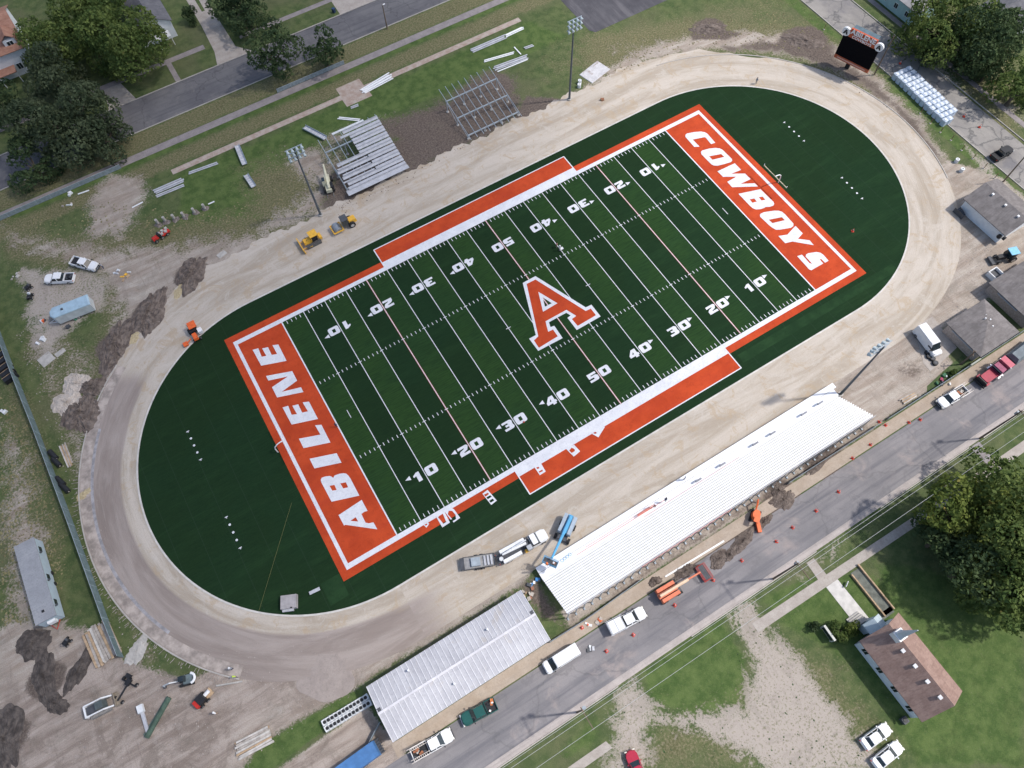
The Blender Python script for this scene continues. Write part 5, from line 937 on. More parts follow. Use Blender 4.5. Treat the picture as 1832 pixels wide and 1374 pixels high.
x,y,_=at(261,1291); _a=at(267,1311); _b=at(255,1270); t=thing('metal_chute','narrow grey metal chute with box end beside the turf roll','chute',(x,y,0),math.atan2(_b[1]-_a[1],_b[0]-_a[0])); MB().box((0,0,.3),(4.4,.5,.3)).build('channel',ALU,t); MB().box((2.0,0,.5),(1.2,.9,.6)).build('box_end',WHITE2,t)
x,y,_=at(411,1223); _a=at(388,1227); _b=at(434,1219); t=thing('concrete_curb_piece','lone pale concrete edging piece lying near the workers','edging',(x,y,0),math.atan2(_b[1]-_a[1],_b[0]-_a[0])); MB().box((0,0,.12),(4.0,.28,.24),top=(1,.8)).build('edging',CONC,t)
# blue tractor
loc,a,_=pose((1785,460),(1822,452),1.4); t=thing('tractor','blue roofed tractor on the dirt by the right edge','tractor',loc,a); MB().box((1.2,0,1.15),(1.9,.8,.7),top=(.95,.85)).build('bonnet',BLK,t); MB().box((-.6,0,1.5),(1.5,1.4,1.2)).build('cab',GLASS,t); MB().box((-.6,0,2.5),(1.8,1.7,.14)).build('cab_roof',mat((.22,.50,.70),.4,.1,2,name='sky_blue'),t)
for xx in (-1.3,.1): 
    for s in (-1,1): MB().tube([(xx,s*.65,1.6),(xx,s*.7,2.5)],.05,4).build('cab_post',BLK,t)
wheels(t,(-.9,),1.1,.75,.45); wheels(t,(1.7,),.95,.42,.3); b=MB(); b.box((3.0,0,.4),(.6,1.9,.5)); b.tube([(1.0,.6,1.0),(2.8,.6,.6)],.07,4); b.tube([(1.0,-.6,1.0),(2.8,-.6,.6)],.07,4); b.build('loader_bucket',DGREY,t)
# blue trailer bottom
x,y,_=at(640,1362,1.2); t=thing('tarp_trailer','blue covered trailer cut off by the bottom edge','trailer',(x,y,0),math.radians(3)); MB().box((0,0,1.1),(6.5,2.3,1.4),top=(.97,.95)).build('cover',mat((.06,.17,.38),.6,.15,.8,name='blue_tarp'),t); MB().box((3.4,0,.5),(.9,2.2,.15)).build('tailboard',DGREY,t); b=MB(); [b.box((3.8,-1+i*.4,.7),(.5,.1,.5)) for i in range(6)]; b.build('rack_teeth',DGREY,t); wheels(t,(-.5,.5),1.15,.38,.25)
# ---------------------------------------------------------------- piles
def pile(label,px,rx,ry,h,m_,seed,rz=0,group=None,nm='soil_pile',cat='soil pile',jit=1.0):
    x,y,_=at(*px); rn=np.random.default_rng(seed); N=44; V=[];Fc=[]; J=rn.uniform(-.07,.07,N)*jit
    ph=rn.uniform(0,6.28,8)
    for j in range(13):
        r=j/12
        for i in range(N):
            t_=2*math.pi*i/N; k_=1+.16*jit*math.sin(2*t_+ph[0])+.10*math.sin(3*t_+ph[1])+.06*math.sin(5*t_+ph[2])+.05*jit*math.sin(11*t_+ph[4])+J[i]*(r>.6)
            X0,Y0=rx*r*k_*math.cos(t_),ry*r*k_*math.sin(t_)
            zz=.75*h*(1-r**1.6)+h*(.10*math.sin(X0*2.1+ph[3])*math.sin(Y0*2.4+ph[5])+.07*math.sin(X0*4.7+ph[6])*math.sin(Y0*4.3+ph[7])+rn.uniform(-.13,.13))*(r<.99)
            V.append((rx*r*k_*math.cos(t_),ry*r*k_*math.sin(t_),max(.0,zz) if j<12 else -.05))
    for j in range(12):
        for i in range(N): Fc.append((j*N+i,(j+1)*N+i,(j+1)*N+(i+1)%N,j*N+(i+1)%N))
    o=MB().add(V,Fc).build(nm,m_,smooth=False); o.location=(x,y,0); o.rotation_euler=(0,0,rz); tag(o,label,cat,group); return o
SOILD=surf('dark_topsoil',(.105,.083,.072),(.205,.168,.145),1.2,8,None,None,(.6,(.25,.21,.18),.5,.55),1,1.0); SANDF=surf('raked_sand',(.31,.265,.24),(.36,.31,.28),.6,9,None,None,None,.95,.1); SANDP=surf('pale_sand',(.46,.40,.345),(.56,.50,.44),1,9); TOPB=surf('black_compost',(.06,.051,.047),(.135,.115,.103),1,7,None,None,None,1,1.0)
for i,(px,py,rx,ry,rz,lb) in enumerate([(342,492,5.2,2.6,.75,'dark soil mound at the top of the row left of the track'),(268,560,6.5,2.7,.9,'long dark soil mound beside the yellow straw patch'),(207,618,6.0,2.8,1.0,'dark soil mound beside the camper side of the track'),(165,693,2.3,2.3,0,'small round dark soil mound touching the pale sand'),(146,740,4.4,3.2,1.2,'large dark soil mound below the pale sand heaps')]):
    pile(lb,(px,py),rx,ry,1.1,SOILD,i+1,rz,'soil mounds along the west bend')
pile('pale sand heap beside the small dark mound',(137,688),2.9,2.5,.7,SANDP,21,jit=.45,nm='sand_pile',cat='sand pile'); pile('pale sand heap left of the large dark mound',(121,721),3.2,2.7,.7,SANDP,22,jit=.45,nm='sand_pile',cat='sand pile')
pile('dark soil spread on grass north of the east bend',(1268,52),5.0,1.7,.6,SOILD,23,-.55); pile('dark soil mound left of the scoreboard',(1437,74),5.2,2.2,.6,SOILD,24,-.75)
for i,(px,py,rx,ry,lb) in enumerate([(1305,992,1.6,1.0,'x'),(1328,968,3.4,1.1,''),(1286,1000,2.2,1.2,''),(1225,1022,2.4,1.1,''),(1172,1040,1.2,.9,''),(1400,895,2.6,1.6,''),(1392,878,1.7,1.4,''),(1470,824,4.0,1.0,''),(1365,935,1.8,.9,'')]):
    pile('dark excavated soil ridge behind the grandstand, '+ORD[i]+'',(px,py),rx,ry,.6,SOILD,30+i,.1,'excavated soil behind the grandstand')
for px,py,rx,ry,rz,lb in [(60,1152,3.0,2.3,.3,'black compost pile below the site office'),(80,1212,2.2,3.9,-.1,'tall black compost pile in the lower left yard'),(143,1196,3.9,1.4,.75,'slanting black compost ridge by the timber stack'),(8,1320,3.0,5.0,0,'black compost pile cut by the left picture edge'),(100,1258,1.5,2.2,.7,'flattened black compost smear below the two piles')]:
    pile(lb,(px,py),rx,ry,.5,TOPB,40+px,rz,nm='compost_pile',cat='compost pile')
pile('smooth disc of pale sand left of the shed',(586,1208),4.6,4.2,.10,SANDF,61,jit=.1,nm='sand_pile',cat='sand pile')
STRAW=surf('straw',(.38,.31,.18),(.55,.46,.30),3,12)
for i,(px,py,r) in enumerate([(325,518,1.6),(232,607,1.6),(150,885,1.0),(245,1165,1.6)]): pile(('straw scraps beside the top dark mound','straw scraps beside the track kerb','straw scraps by the black turf rolls','pale rubble spill at the fence end')[i],(px,py),r*1.4,r,.18,STRAW if i<3 else CONC,70+i,.5,nm='straw_pile' if i<3 else 'rubble_pile',cat='straw' if i<3 else 'rubble')
# ---------------------------------------------------------------- repeats
# white bulk bags on the side road
bagm=mat((.50,.58,.68),.7,.1,1.2,name='bulk_bag_cloth'); bagt=mat((.66,.70,.76),.7,.1,2,name='bulk_bag_top')
def bag():
    t=thing('bulk_bag','x','bulk bag'); s=.53
    MB().prism([(-s,-s+.12),(-s+.12,-s),(s-.12,-s),(s,-s+.12),(s,s-.12),(s-.12,s),(-s+.12,s),(-s,s-.12)],0,1.5,-.04).build('sack',bagm,t); MB().cyl((0,0,1.56),.46,.14,12,r2=.3).build('top_spout',bagt,t)
    b=MB(); [b.tube([(x*.45,y*.45,1.45),(x*.3,y*.3,1.75),(x*.1,y*.45,1.5)],.03,4) for x in (-1,1) for y in (-1,1)]; b.build('lifting_loop_set',bagt,t); return t
pb=bag(); first=True; rn=random.Random(4)
xa,ya,_=at(1606,131,1.5); xb,yb,_=at(1693,213,1.5); e=np.array([xb-xa,yb-ya]); Lr=math.hypot(*e); e=e/Lr; nrm=np.array([-e[1],e[0]]); 
if nrm[0]<0: nrm=-nrm
NB=13
for j in range(NB):
    for i in range(4):
        if j==NB-1 and i>1: continue
        q=np.array([xa,ya])+e*(Lr*j/(NB-1))+nrm*(i*1.18-.1)+np.array([rn.uniform(-.06,.06),rn.uniform(-.06,.06)])
        lb='white bulk bag, %s row from the scoreboard, %s from the field side'%(ORD[j],ORD[i])
        z=rn.uniform(-.12,.0)
        if first: o=pb; o.location=(q[0],q[1],z); o['label']=lb; first=False
        else: o=copy_tree(pb,None,(q[0],q[1],z),math.atan2(e[1],e[0])+rn.uniform(-.08,.08),lb)
        o['group']='white bulk bags stacked on the side road'; o.rotation_euler=(0,0,math.atan2(e[1],e[0])+rn.uniform(-.1,.1))
# open white tubs behind the shed
tub=thing('rubber_sack','x','sack'); MB().prism([(-.42,-.42),(.42,-.42),(.42,.42),(-.42,.42)],0,.9,-.05).build('sack',WHITE2,tub); MB().cyl((0,0,.92),.27,.04,10).build('black_fill',BLK,tub); b=MB(); [b.tube([(x*.4,y*.4,.8),(x*.3,y*.3,1.15),(x*.15,y*.4,.9)],.035,4) for x in (-1,1) for y in (-1,1)]; b.build('lifting_loop_set',WHITE,tub)
ax,ay,_=at(583,1297,.9); bx,by,_=at(656,1253,.9); first=True; n=12
for i in range(n):
    for j in range(2):
        u=i/(n-1); x=ax+(bx-ax)*u; y=ay+(by-ay)*u+(.45-j*.95)
        lb='open white sack of black fill, %s pair from the bottom left, %s of the pair'%(ORD[i],('rear','front')[j])
        if first: o=tub; o.location=(x,y,0); o['label']=lb; first=False
        else: o=copy_tree(tub,None,(x,y,0),rn.uniform(-.1,.1),lb)
        o['group']='open sacks lined up behind the shed'
# traffic cones
cone=thing('traffic_cone','x','traffic cone'); MB().cyl((0,0,.4),.19,.72,10,r2=.04).build('cone',mat((.75,.08,.03),.5,.1,3,name='cone_orange'),cone); MB().box((0,0,.03),(.5,.5,.05)).build('foot',mat((.5,.05,.03),.6,.1,3),cone); MB().cyl((0,0,.5),.125,.12,10,r2=.1).build('band',WHITE,cone)
CN=[((1584,761),'on the pavement beside the grandstand end'),((1626,756),'on the road edge nearest the racked pickup, right'),((1646,751),'on the road closest to the racked pickup bumper'),((1557,796),'at the kerb line below the grandstand end'),((1525,820),'at the kerb line further down the road'),((1500,880),'on the asphalt opposite the black excavated soil'),((1460,914),'on the asphalt above the footpath shadow'),((1418,944),'in mid road, below the orange trencher'),((1389,969),'in mid road between trencher and utility pole'),((1327,1003),'in mid road right of the red basket'),((1276,1038),'right beside the red basket'),((1207,1083),'just below the orange lift wheels'),((1133,1136),'below the white service truck door'),((1085,1165),'on asphalt left of the service truck'),((1041,1123),'on the pavement near the tool boxes'),((1573,755),'against the grandstand end post'),((1610,114),'at the head of the white bulk bags'),((1724,209),'beyond the white bulk bags, nearer'),((1752,228),'beyond the white bulk bags, further'),((1525,414),'alone on the east turf'),((937,755),'tiny, on the turf beside the forty')]
for i,((px,py),lb) in enumerate(CN):
    x,y,_=at(px,py); lb='orange traffic cone '+lb
    if i==0: o=cone; o.location=(x,y,.05); o['label']=lb
    else: o=copy_tree(cone,None,(x,y,.05),rn.uniform(0,1),lb,)
    o['group']='orange traffic cones'; o.scale=(1.05 if i<20 else .6,)*3
# concrete footings with anchor stubs
ft=thing('concrete_footing','x','footing'); 
f_=pile('t',(0,0),.85,.75,.7,surf('rough_concrete',(.20,.17,.155),(.30,.265,.245),1.5,6,None,None,None,.95,.8),80); 
for k_ in ('label','category'): 
    if k_ in f_: del f_[k_]
f_.name='lump'; f_.parent=ft; f_.location=(0,0,0); MB().cyl((.1,.2,1.0),.28,1.2,10).build('column_stub',CONC,ft)
for i,(px,py) in enumerate([(284,403),(298,398),(315,393),(332,388),(350,380),(367,373)]):
    x,y,_=at(px,py); lb='lumpy concrete footing on grass, %s from the left'%ORD[i]
    if i==0: o=ft; o.location=(x,y,-.05); o['label']=lb
    else: o=copy_tree(ft,None,(x,y,-.05),i*.7,lb)
    o['group']='row of pulled concrete footings'
# aluminium plank bundles
PL=[((276,345),(329,322),4,'aluminium plank bundle left of the pale strip on grass'),((279,353),(330,332),2,'short aluminium plank pair below the leftmost bundle'),((338,311),(391,292),2,'thin aluminium plank pair right of the leftmost bundle'),((842,93),(905,66),4,'long aluminium plank bundle beside the brick path end'),((903,66),(937,50),3,'short bright plank bundle nearest the brick path end'),((865,111),(921,95),2,'white plank pair above the bare bleacher frame'),((884,124),(944,102),4,'grey plank bundle touching the bare bleacher frame'),((890,129),(944,107),1,'single bright plank at the edge of the bundle'),((647,165),(702,136),6,'bright white fan of planks on the brick crossing'),((237,372),(256,362),1,'single short white plank on dry ground'),((140,348),(160,341),1,'single white tube beside the white wrap heap'),((65,361),(72,358),1,'tiny white plank near the back pavement'),((373,366),(384,361),1,'short white plank right of the footings'),((920,85),(932,98),1,'thin white strut crossing between bundles'),((605,212),(645,216),2,'fallen grey bracket with white sign plate'),((937,88),(954,82),2,'grey panel on grass beside the plank bundles'),((628,194),(643,188),2,'small grey sheet below the brick crossing'),((1295,968),(1110+80,1032),1,'long white pipe lying behind the grandstand')]
for (a_,b_,n,lb) in PL:
    x,y,_=at(*a_); x2,y2,_=at(*b_); L=math.hypot(x2-x,y2-y); t=thing('plank_bundle',lb,'planks',((x+x2)/2,(y+y2)/2,0),math.atan2(y2-y,x2-x))
    for i in range(n):
        m_=WHITE if 'white' in lb or 'bright' in lb else ALU
        MB().box((rn.uniform(-.2,.2) if n>1 else 0,(i-(n-1)/2)*.33,.12+.12*(i%2)),(L*rn.uniform(.88,1) if n>1 else L,.27,.1),rz=(i*.015 if 'fan' in lb else 0)).build('plank',m_,t)
# ramps / stands lying in grass
for a_,b_,lb in (((425,262),(439,296),'grey metal stair section beside the brick path'),((545,230),(583,250),'grey metal stair section above the half decked bleacher'),((441,315),(455,336),'white aluminium gate panel on grass')):
    x,y,_=at(*a_); x2,y2,_=at(*b_); L=math.hypot(x2-x,y2-y); t=thing('stair_section',lb,'stair section',((x+x2)/2,(y+y2)/2,0),math.atan2(y2-y,x2-x)); MB().box((0,0,.35),(L,1.1,.1)).build('deck',ALU,t); b=MB(); [b.box((0,s*.55,.55),(L,.07,.3)) for s in (-1,1)]; b.build('side_rail',STEEL,t); b=MB(); [b.box((-L*.42+i*L*.84/5,0,.42),(.08,1.1,.05)) for i in range(6)]; b.build('treads',WHITE2,t)
for px,py,s_,lb in ((1064,129,(6.2,4.0),'white painted slab with dirt stains beside the track'),(83,643,(2.6,2.4),'square pale slab on grass below the camper'),(108,631,(2.0,1.0),'small wooden slab right of the square slab'),(1410,0,(0.1,.1),None),(397,455,(1.9,1.2),'tan crate lid beside the track kerb')):
    if lb:
        x,y,_=at(px,py); t=thing('slab',lb,'slab',(x,y,0),.25 if px>1000 else .3); MB().box((0,0,.06),(s_[0],s_[1],.12),top=(.98,.97)).build('slab',surf('stained_slab',(.5,.49,.5),(.62,.61,.62),.6,5,None,None,(.45,(.28,.2,.16),.8,.55)) if px>1000 else CONC,t); MB().box((s_[0]*.3,s_[1]*.35,.16),(s_[0]*.25,.12,.08)).build('batten',WOODG,t)
for px,py,lb in ((1037,149,'upright white barrel beside the white slab'),(1036,156,'toppled white barrel beside the white slab'),(1710,290,'white tank on grass by the east bend'),(1719,307,'small white can on grass by the east bend')):
    x,y,_=at(px,py); t=thing('barrel',lb,'barrel',(x,y,0)); MB().cyl((0,0,.45),.42,.9,14).build('drum',WHITE2,t); MB().cyl((0,0,.93),.12,.06,8).build('cap',DGREY,t)
# lumber stacks
def lumber(label,a_,b_,wd,n,lay=2):
    x,y,_=at(*a_); x2,y2,_=at(*b_); L=math.hypot(x2-x,y2-y); t=thing('lumber_stack',label,'lumber stack',((x+x2)/2,(y+y2)/2,0),math.atan2(y2-y,x2-x)); r=random.Random(n)
    for k_ in range(lay):
        for i in range(n): MB().box((r.uniform(-.25,.25),(i+.5)/n*wd-wd/2,.12+.16*k_+.1),(L*r.uniform(.86,1.0),wd/n*.86,.14),rz=r.uniform(-.03,.03)).build('board',(WOOD,WOODG,mat((.5,.47,.43),.85,.2,1.5,name='bleached_wood'))[r.randrange(3)],t)
    for s in (-.35,.35): MB().box((L*s,0,.06),(.15,wd,.12)).build('bearer',WOODG,t)
lumber('wide weathered timber stack at the fence end',(170,1120),(198,1183),4.4,10); lumber('long brown timber stack at the bottom edge grass',(425,1345),(488,1311),2.6,8); lumber('small stack of white boards on the pavement grass strip',(1612,720),(1636,706),1.1,5,1); lumber('scattered pale sticks by the black rolls',(112,795),(128,835),1.2,5,1)
for i,(px,py) in enumerate([(3,640),(7,650),(12,660),(17,670),(22,678)]):
    x,y,_=at(px,py); t=thing('turf_bale','black ribbed bale by the left fence, %s from the top'%ORD[i],'bale',(x,y,0),.25,'black bales by the left fence'); MB().box((0,0,.5),(2.6,1.1,1.0),top=(.9,.85)).build('bale',BLK,t); MB().box((0,.5,1.0),(2.5,.08,.08)).build('strap',WOOD,t)
for i,(px,py,rz) in enumerate([(97,815,-1.25),(103,828,-1.25),(110,862,-1.2),(118,874,-1.2)]):
    x,y,_=at(px,py); t=thing('fabric_roll','black fabric roll against the windscreen fence, %s from the top'%ORD[i],'fabric roll',(x,y,0),rz,'black rolls against the fence'); MB().tube([(-1.1,0,.4),(1.1,0,.4)],.45,12).build('roll',BLK,t); MB().tube([(-1.2,0,.4),(1.2,0,.4)],.1,6).build('core',WOODG,t)
x,y,_=at(519,1078); t=thing('shed_box','grey flat topped equipment box on the south west turf edge','equipment box',(x,y,0),math.radians(-24)); MB().box((0,0,.5),(2.6,2.2,1.0),top=(.97,.97)).build('box',mat((.35,.33,.33),.7,.15,1,name='box_grey'),t); MB().box((-.2,-1.2,.3),(1.8,.5,.4)).build('drawbar',ALU,t); MB().box((.5,-1.0,1.05),(.3,.2,.1)).build('latch',BLK,t)
x,y,_=at(564,1058); t=thing('bench','small grey bench on the turf near the equipment box','bench',(x,y,0),math.radians(-5)); MB().box((0,0,.42),(1.8,.55,.08)).build('seat',ALU,t); [MB().box((s*.7,0,.2),(.1,.5,.4)).build('leg',DGREY,t) for s in (-1,1)]
x,y,_=at(1477,1135); t=thing('church_sign','white framed glass notice board beside the round bush','sign',(x,y,0),math.radians(88)); b=MB(); b.box((0,0,1.2),(2.6,.35,1.3)); b.build('cabinet',mat((.5,.5,.46),.6,.1,2),t); MB().box((0,.19,1.2),(2.2,.03,1.0)).build('glass',GLASS,t); [MB().box((s*1.1,0,.3),(.25,.3,.6)).build('post',CONC,t) for s in (-1,1)]
x,y,_=at(1513,1046); t=thing('yard_sign','tiny white sign board near the footpath crossing','sign',(x,y,0),.5); MB().box((0,0,.5),(1.0,.06,.5)).build('board',WHITE,t); MB().tube([(0,0,0),(0,0,.5)],.03,4).build('stake',STEEL,t)
for px,py,lb in ((598,22,'dark blue wheelie bin on the verge corner'),):
    x,y,_=at(px,py); t=thing('wheelie_bin',lb,'bin',(x,y,0),.4); MB().box((0,0,.5),(.6,.65,1.0),top=(1.08,1.1)).build('bin_body',mat((.02,.04,.09),.5,.1,2),t); MB().box((0,0,1.04),(.68,.75,.08)).build('lid',mat((.02,.05,.12),.5,.1,2),t)
# drainage tyres by the white van
for i,(px,py) in enumerate([(1658,632),(1661,639),(1667,643),(1672,651)]):
    x,y,_=at(px,py); t=thing('tyre','black round tub below the white van, %s from the van'%ORD[i],'tub',(x,y,0),0,'black tubs below the van'); MB().cyl((0,0,.25),.48,.5,14).build('tub',BLK,t); MB().cyl((0,0,.51),.3,.04,12).build('inside',DGREY,t)
# garden beds / ramp wall near church
t=thing('retaining_walls','low grey walls of the sunken ramp beside the church','retaining wall',(14.5,-70,0)); b=MB(); b.box((-.3,-2.6,.25),(.22,7.6,.5)); b.box((1.7,-2.2,.25),(.22,8.2,.5)); b.build('wall',WOOD,t); b=MB(); b.box((.7,-2.5,.03),(1.8,7.8,.06)); b.box((-.9,-6.2,.03),(5,1.0,.06)); b.build('ramp_floor',mat((.13,.14,.12),.9,.3,1,name='dark_mulch'),t)
# ---------------------------------------------------------------- people
def person_mesh():
    V=[(0,0,.95),(0,0,1.15),(0,0,1.38),(0,0,1.5),(.02,0,1.6),(.03,0,1.74),
       (0,.1,.88),(.03,.11,.48),(0,.12,.08),(.16,.13,.04),(0,-.1,.88),(-.03,-.11,.48),(-.02,-.12,.08),(.14,-.13,.04),
       (0,.19,1.4),(.03,.25,1.13),(.14,.24,.9),(.18,.24,.82),(0,-.19,1.4),(.03,-.25,1.13),(.14,-.24,.9),(.18,-.24,.82)]
    Rd=[.15,.13,.15,.06,.085,.085,.095,.065,.045,.04,.095,.065,.045,.04,.06,.045,.034,.03,.06,.045,.034,.03]
    E=[(0,1),(1,2),(2,3),(3,4),(4,5),(0,6),(6,7),(7,8),(8,9),(0,10),(10,11),(11,12),(12,13),(2,14),(14,15),(15,16),(16,17),(2,18),(18,19),(19,20),(20,21)]
    for h,s in ((17,1),(21,-1)):
        b0=V[h]
        for k_ in range(5):
            a_=len(V); dx=(k_-2)*.018; L=(.05,.075,.08,.075,.055)[k_]
            if k_==0: V.append((b0[0]+.05,b0[1]-s*.03,b0[2]-.01)); V.append((b0[0]+.08,b0[1]-s*.05,b0[2]-.03))
            else: V.append((b0[0]+dx+.01,b0[1]+s*.0,b0[2]-L*.6)); V.append((b0[0]+dx+.025,b0[1]-s*.01,b0[2]-L*1.15))
            Rd+= [.010,.008]; E+= [(h,a_),(a_,a_+1)]
    me=bpy.data.meshes.new('person'); me.from_pydata(V,E,[]); o=bpy.data.objects.new('tmp',me); COL.objects.link(o)
    o.modifiers.new('s','SKIN'); o.modifiers.new('u','SUBSURF').levels=1
    if not me.skin_vertices: 
        with bpy.context.temp_override(object=o,active_object=o): bpy.ops.mesh.customdata_skin_add()
    sv=me.skin_vertices[0].data
    for i,r in enumerate(Rd): sv[i].radius=(r,r*(1.15 if i in (1,2) else 1)); 
    sv[0].use_root=True
    dg=bpy.context.evaluated_depsgraph_get(); m2=bpy.data.meshes.new_from_object(o.evaluated_get(dg)); bpy.data.objects.remove(o); return m2
PM=person_mesh()
def person(label,px,z,rz,shirt,pants,hat=None,scale=1.0):
    me=PM.copy(); me.materials.clear()
    for m_ in (pants,shirt,SKIN,BLK): me.materials.append(m_)
    for p in me.polygons:
        c=p.center; p.material_index=0 if c.z<.93 and abs(c.y)<.2 else (2 if c.z>1.5 or c.z<1.2 and abs(c.y)>.2 else 1)
        if c.z<.1: p.material_index=3
        p.use_smooth=True
    x,y,_=at(px[0],px[1],z); o=bpy.data.objects.new('person',me); COL.objects.link(o); o.location=(x,y,z); o.rotation_euler=(0,0,rz); o.scale=(scale,)*3; tag(o,label,'person')
    h=MB()
    if hat: h.tube([(.03,0,1.70),(.03,0,1.78),(.03,0,1.84)],[.14,.125,.05],10); h.cyl((.06,0,1.70),.165,.02,12); h.build('hard_hat',hat,o)
    else: h.tube([(.01,0,1.66),(.0,0,1.77),(.0,0,1.825)],[.1,.1,.05],10); h.build('hair',mat((.05,.03,.02),.8,.2,5,name='hair'),o)
    return o
VEST=mat((.55,.7,.1),.7,.1,3,name='hi_vis_yellow'); OV=mat((.8,.2,.05),.7,.1,3,name='hi_vis_orange'); JE=mat((.05,.07,.13),.9,.2,3,name='jeans'); KH=mat((.3,.25,.18),.9,.2,3,name='khaki'); NAVY=mat((.02,.04,.10),.8,.1,3,name='navy_shirt'); GRS=mat((.3,.32,.36),.8,.1,3,name='grey_shirt')
person('person in white hard hat standing at the south west kerb',(417,1197),0,2.0,GRS,JE,WHITE); person('person in yellow vest bending near the concrete edging',(424,1211),0,3.9,VEST,JE,VEST); person('person in white hat walking below the red loader',(389,1276),0,.5,WHITE,KH,WHITE)
person('person in grey shirt standing at the white pickup bonnet',(186,480),0,3.0,GRS,JE); person('person in navy shirt standing on the Abilene goal line',(603,764),0,1.2,NAVY,JE); person('person in pale shirt walking on the northern bend of the track',(1352,150),0,.3,GRS,KH)
person('person in orange vest on the left in the blue lift basket',(978,1012),3.92,1.0,OV,JE,OV); person('person in orange shirt on the right in the blue lift basket',(990,1010),3.92,4.0,OV,KH,WHITE)
person('person in white shirt kneeling over tools at the upper forty',(1001,449),0,1.0,WHITE,KH,WHITE); person('person in pink shirt standing beside the tool bag on turf',(996,443),0,2.6,mat((.6,.25,.25),.8,.1,3,name='pink_shirt'),KH)
person('person in red shirt on the grandstand by the orange rails',(1170,908),1.7,1.0,mat((.4,.08,.04),.8,.1,3,name='red_shirt'),JE,WHITE); person('person in dark shirt crouched on the grandstand walkway',(1189,897),1.7,.5,NAVY,JE,BLK); person('person in grey shirt on the grandstand front walkway',(1224,858),1.3,2.0,GRS,JE,WHITE)
t=thing('tool_cart','small white tool cart on the turf beside two people','cart',at(1004,447)); MB().box((0,0,.35),(.8,.5,.3)).build('tray',WHITE,t); wheels(t,(-.3,.3),.3,.15,.08)
x,y,_=at(1155,915,1.8); t=thing('rail_bundle','short orange rails lying on the grandstand boards','rails',(x,y,1.85),0.02); [MB().box((0,i*.2,.05),(3.2,.1,.1)).build('rail',ORG,t) for i in range(2)]
# ---------------------------------------------------------------- vegetation
def leafmat(name,a,b_,c_):
    mt,nt,b=new_mat(name); oc=nd(nt,'ShaderNodeTexCoord').outputs['Object']
    f=noise(nt,.22,3,.5,vec=oc); f2=noise(nt,1.4,3,.6,vec=oc)
    at_=nt.nodes.new('ShaderNodeAttribute'); at_.attribute_name='tint'
    c=mixc(nt,ramp(nt,f,.35,.65),a,b_); c=mixc(nt,mth(nt,'MULTIPLY',ramp(nt,f2,.45,.75),.6),c,b_); c=mixc(nt,ramp(nt,at_.outputs['Fac'],.80,1.0),c,c_); vv=noise(nt,.45,2,.5,vec=oc); c=mixc(nt,mth(nt,'MULTIPLY',ramp(nt,vv,.5,.7),.45),c,tuple(1.6*q for q in b_)); c=mixc(nt,mth(nt,'MULTIPLY',ramp(nt,vv,.5,.3),.35),c,tuple(.6*q for q in a))
    nt.links.new(c,b.inputs['Base Color']); b.inputs['Roughness'].default_value=.75; b.inputs['Specular IOR Level'].default_value=.15
    tr=nt.nodes.new('ShaderNodeBsdfTranslucent'); nt.links.new(c,tr.inputs[0]); mx=nt.nodes.new('ShaderNodeMixShader'); mx.inputs[0].default_value=.36
    out=nt.nodes['Material Output']; nt.links.new(b.outputs[0],mx.inputs[1]); nt.links.new(tr.outputs[0],mx.inputs[2]); nt.links.new(mx.outputs[0],out.inputs[0]); return mt
LM={'mid':leafmat('oak_leaves',(.078,.130,.038),(.160,.205,.060),(.17,.16,.05)),'dark':leafmat('dark_leaves',(.048,.082,.038),(.090,.130,.055),(.09,.11,.05)),'grey':leafmat('dusky_leaves',(.058,.086,.046),(.098,.124,.068),(.11,.12,.07)),'gold':leafmat('olive_leaves',(.10,.145,.034),(.19,.225,.055),(.36,.26,.08))}
BARK=mat((.10,.08,.06),.95,.25,2,name='bark')
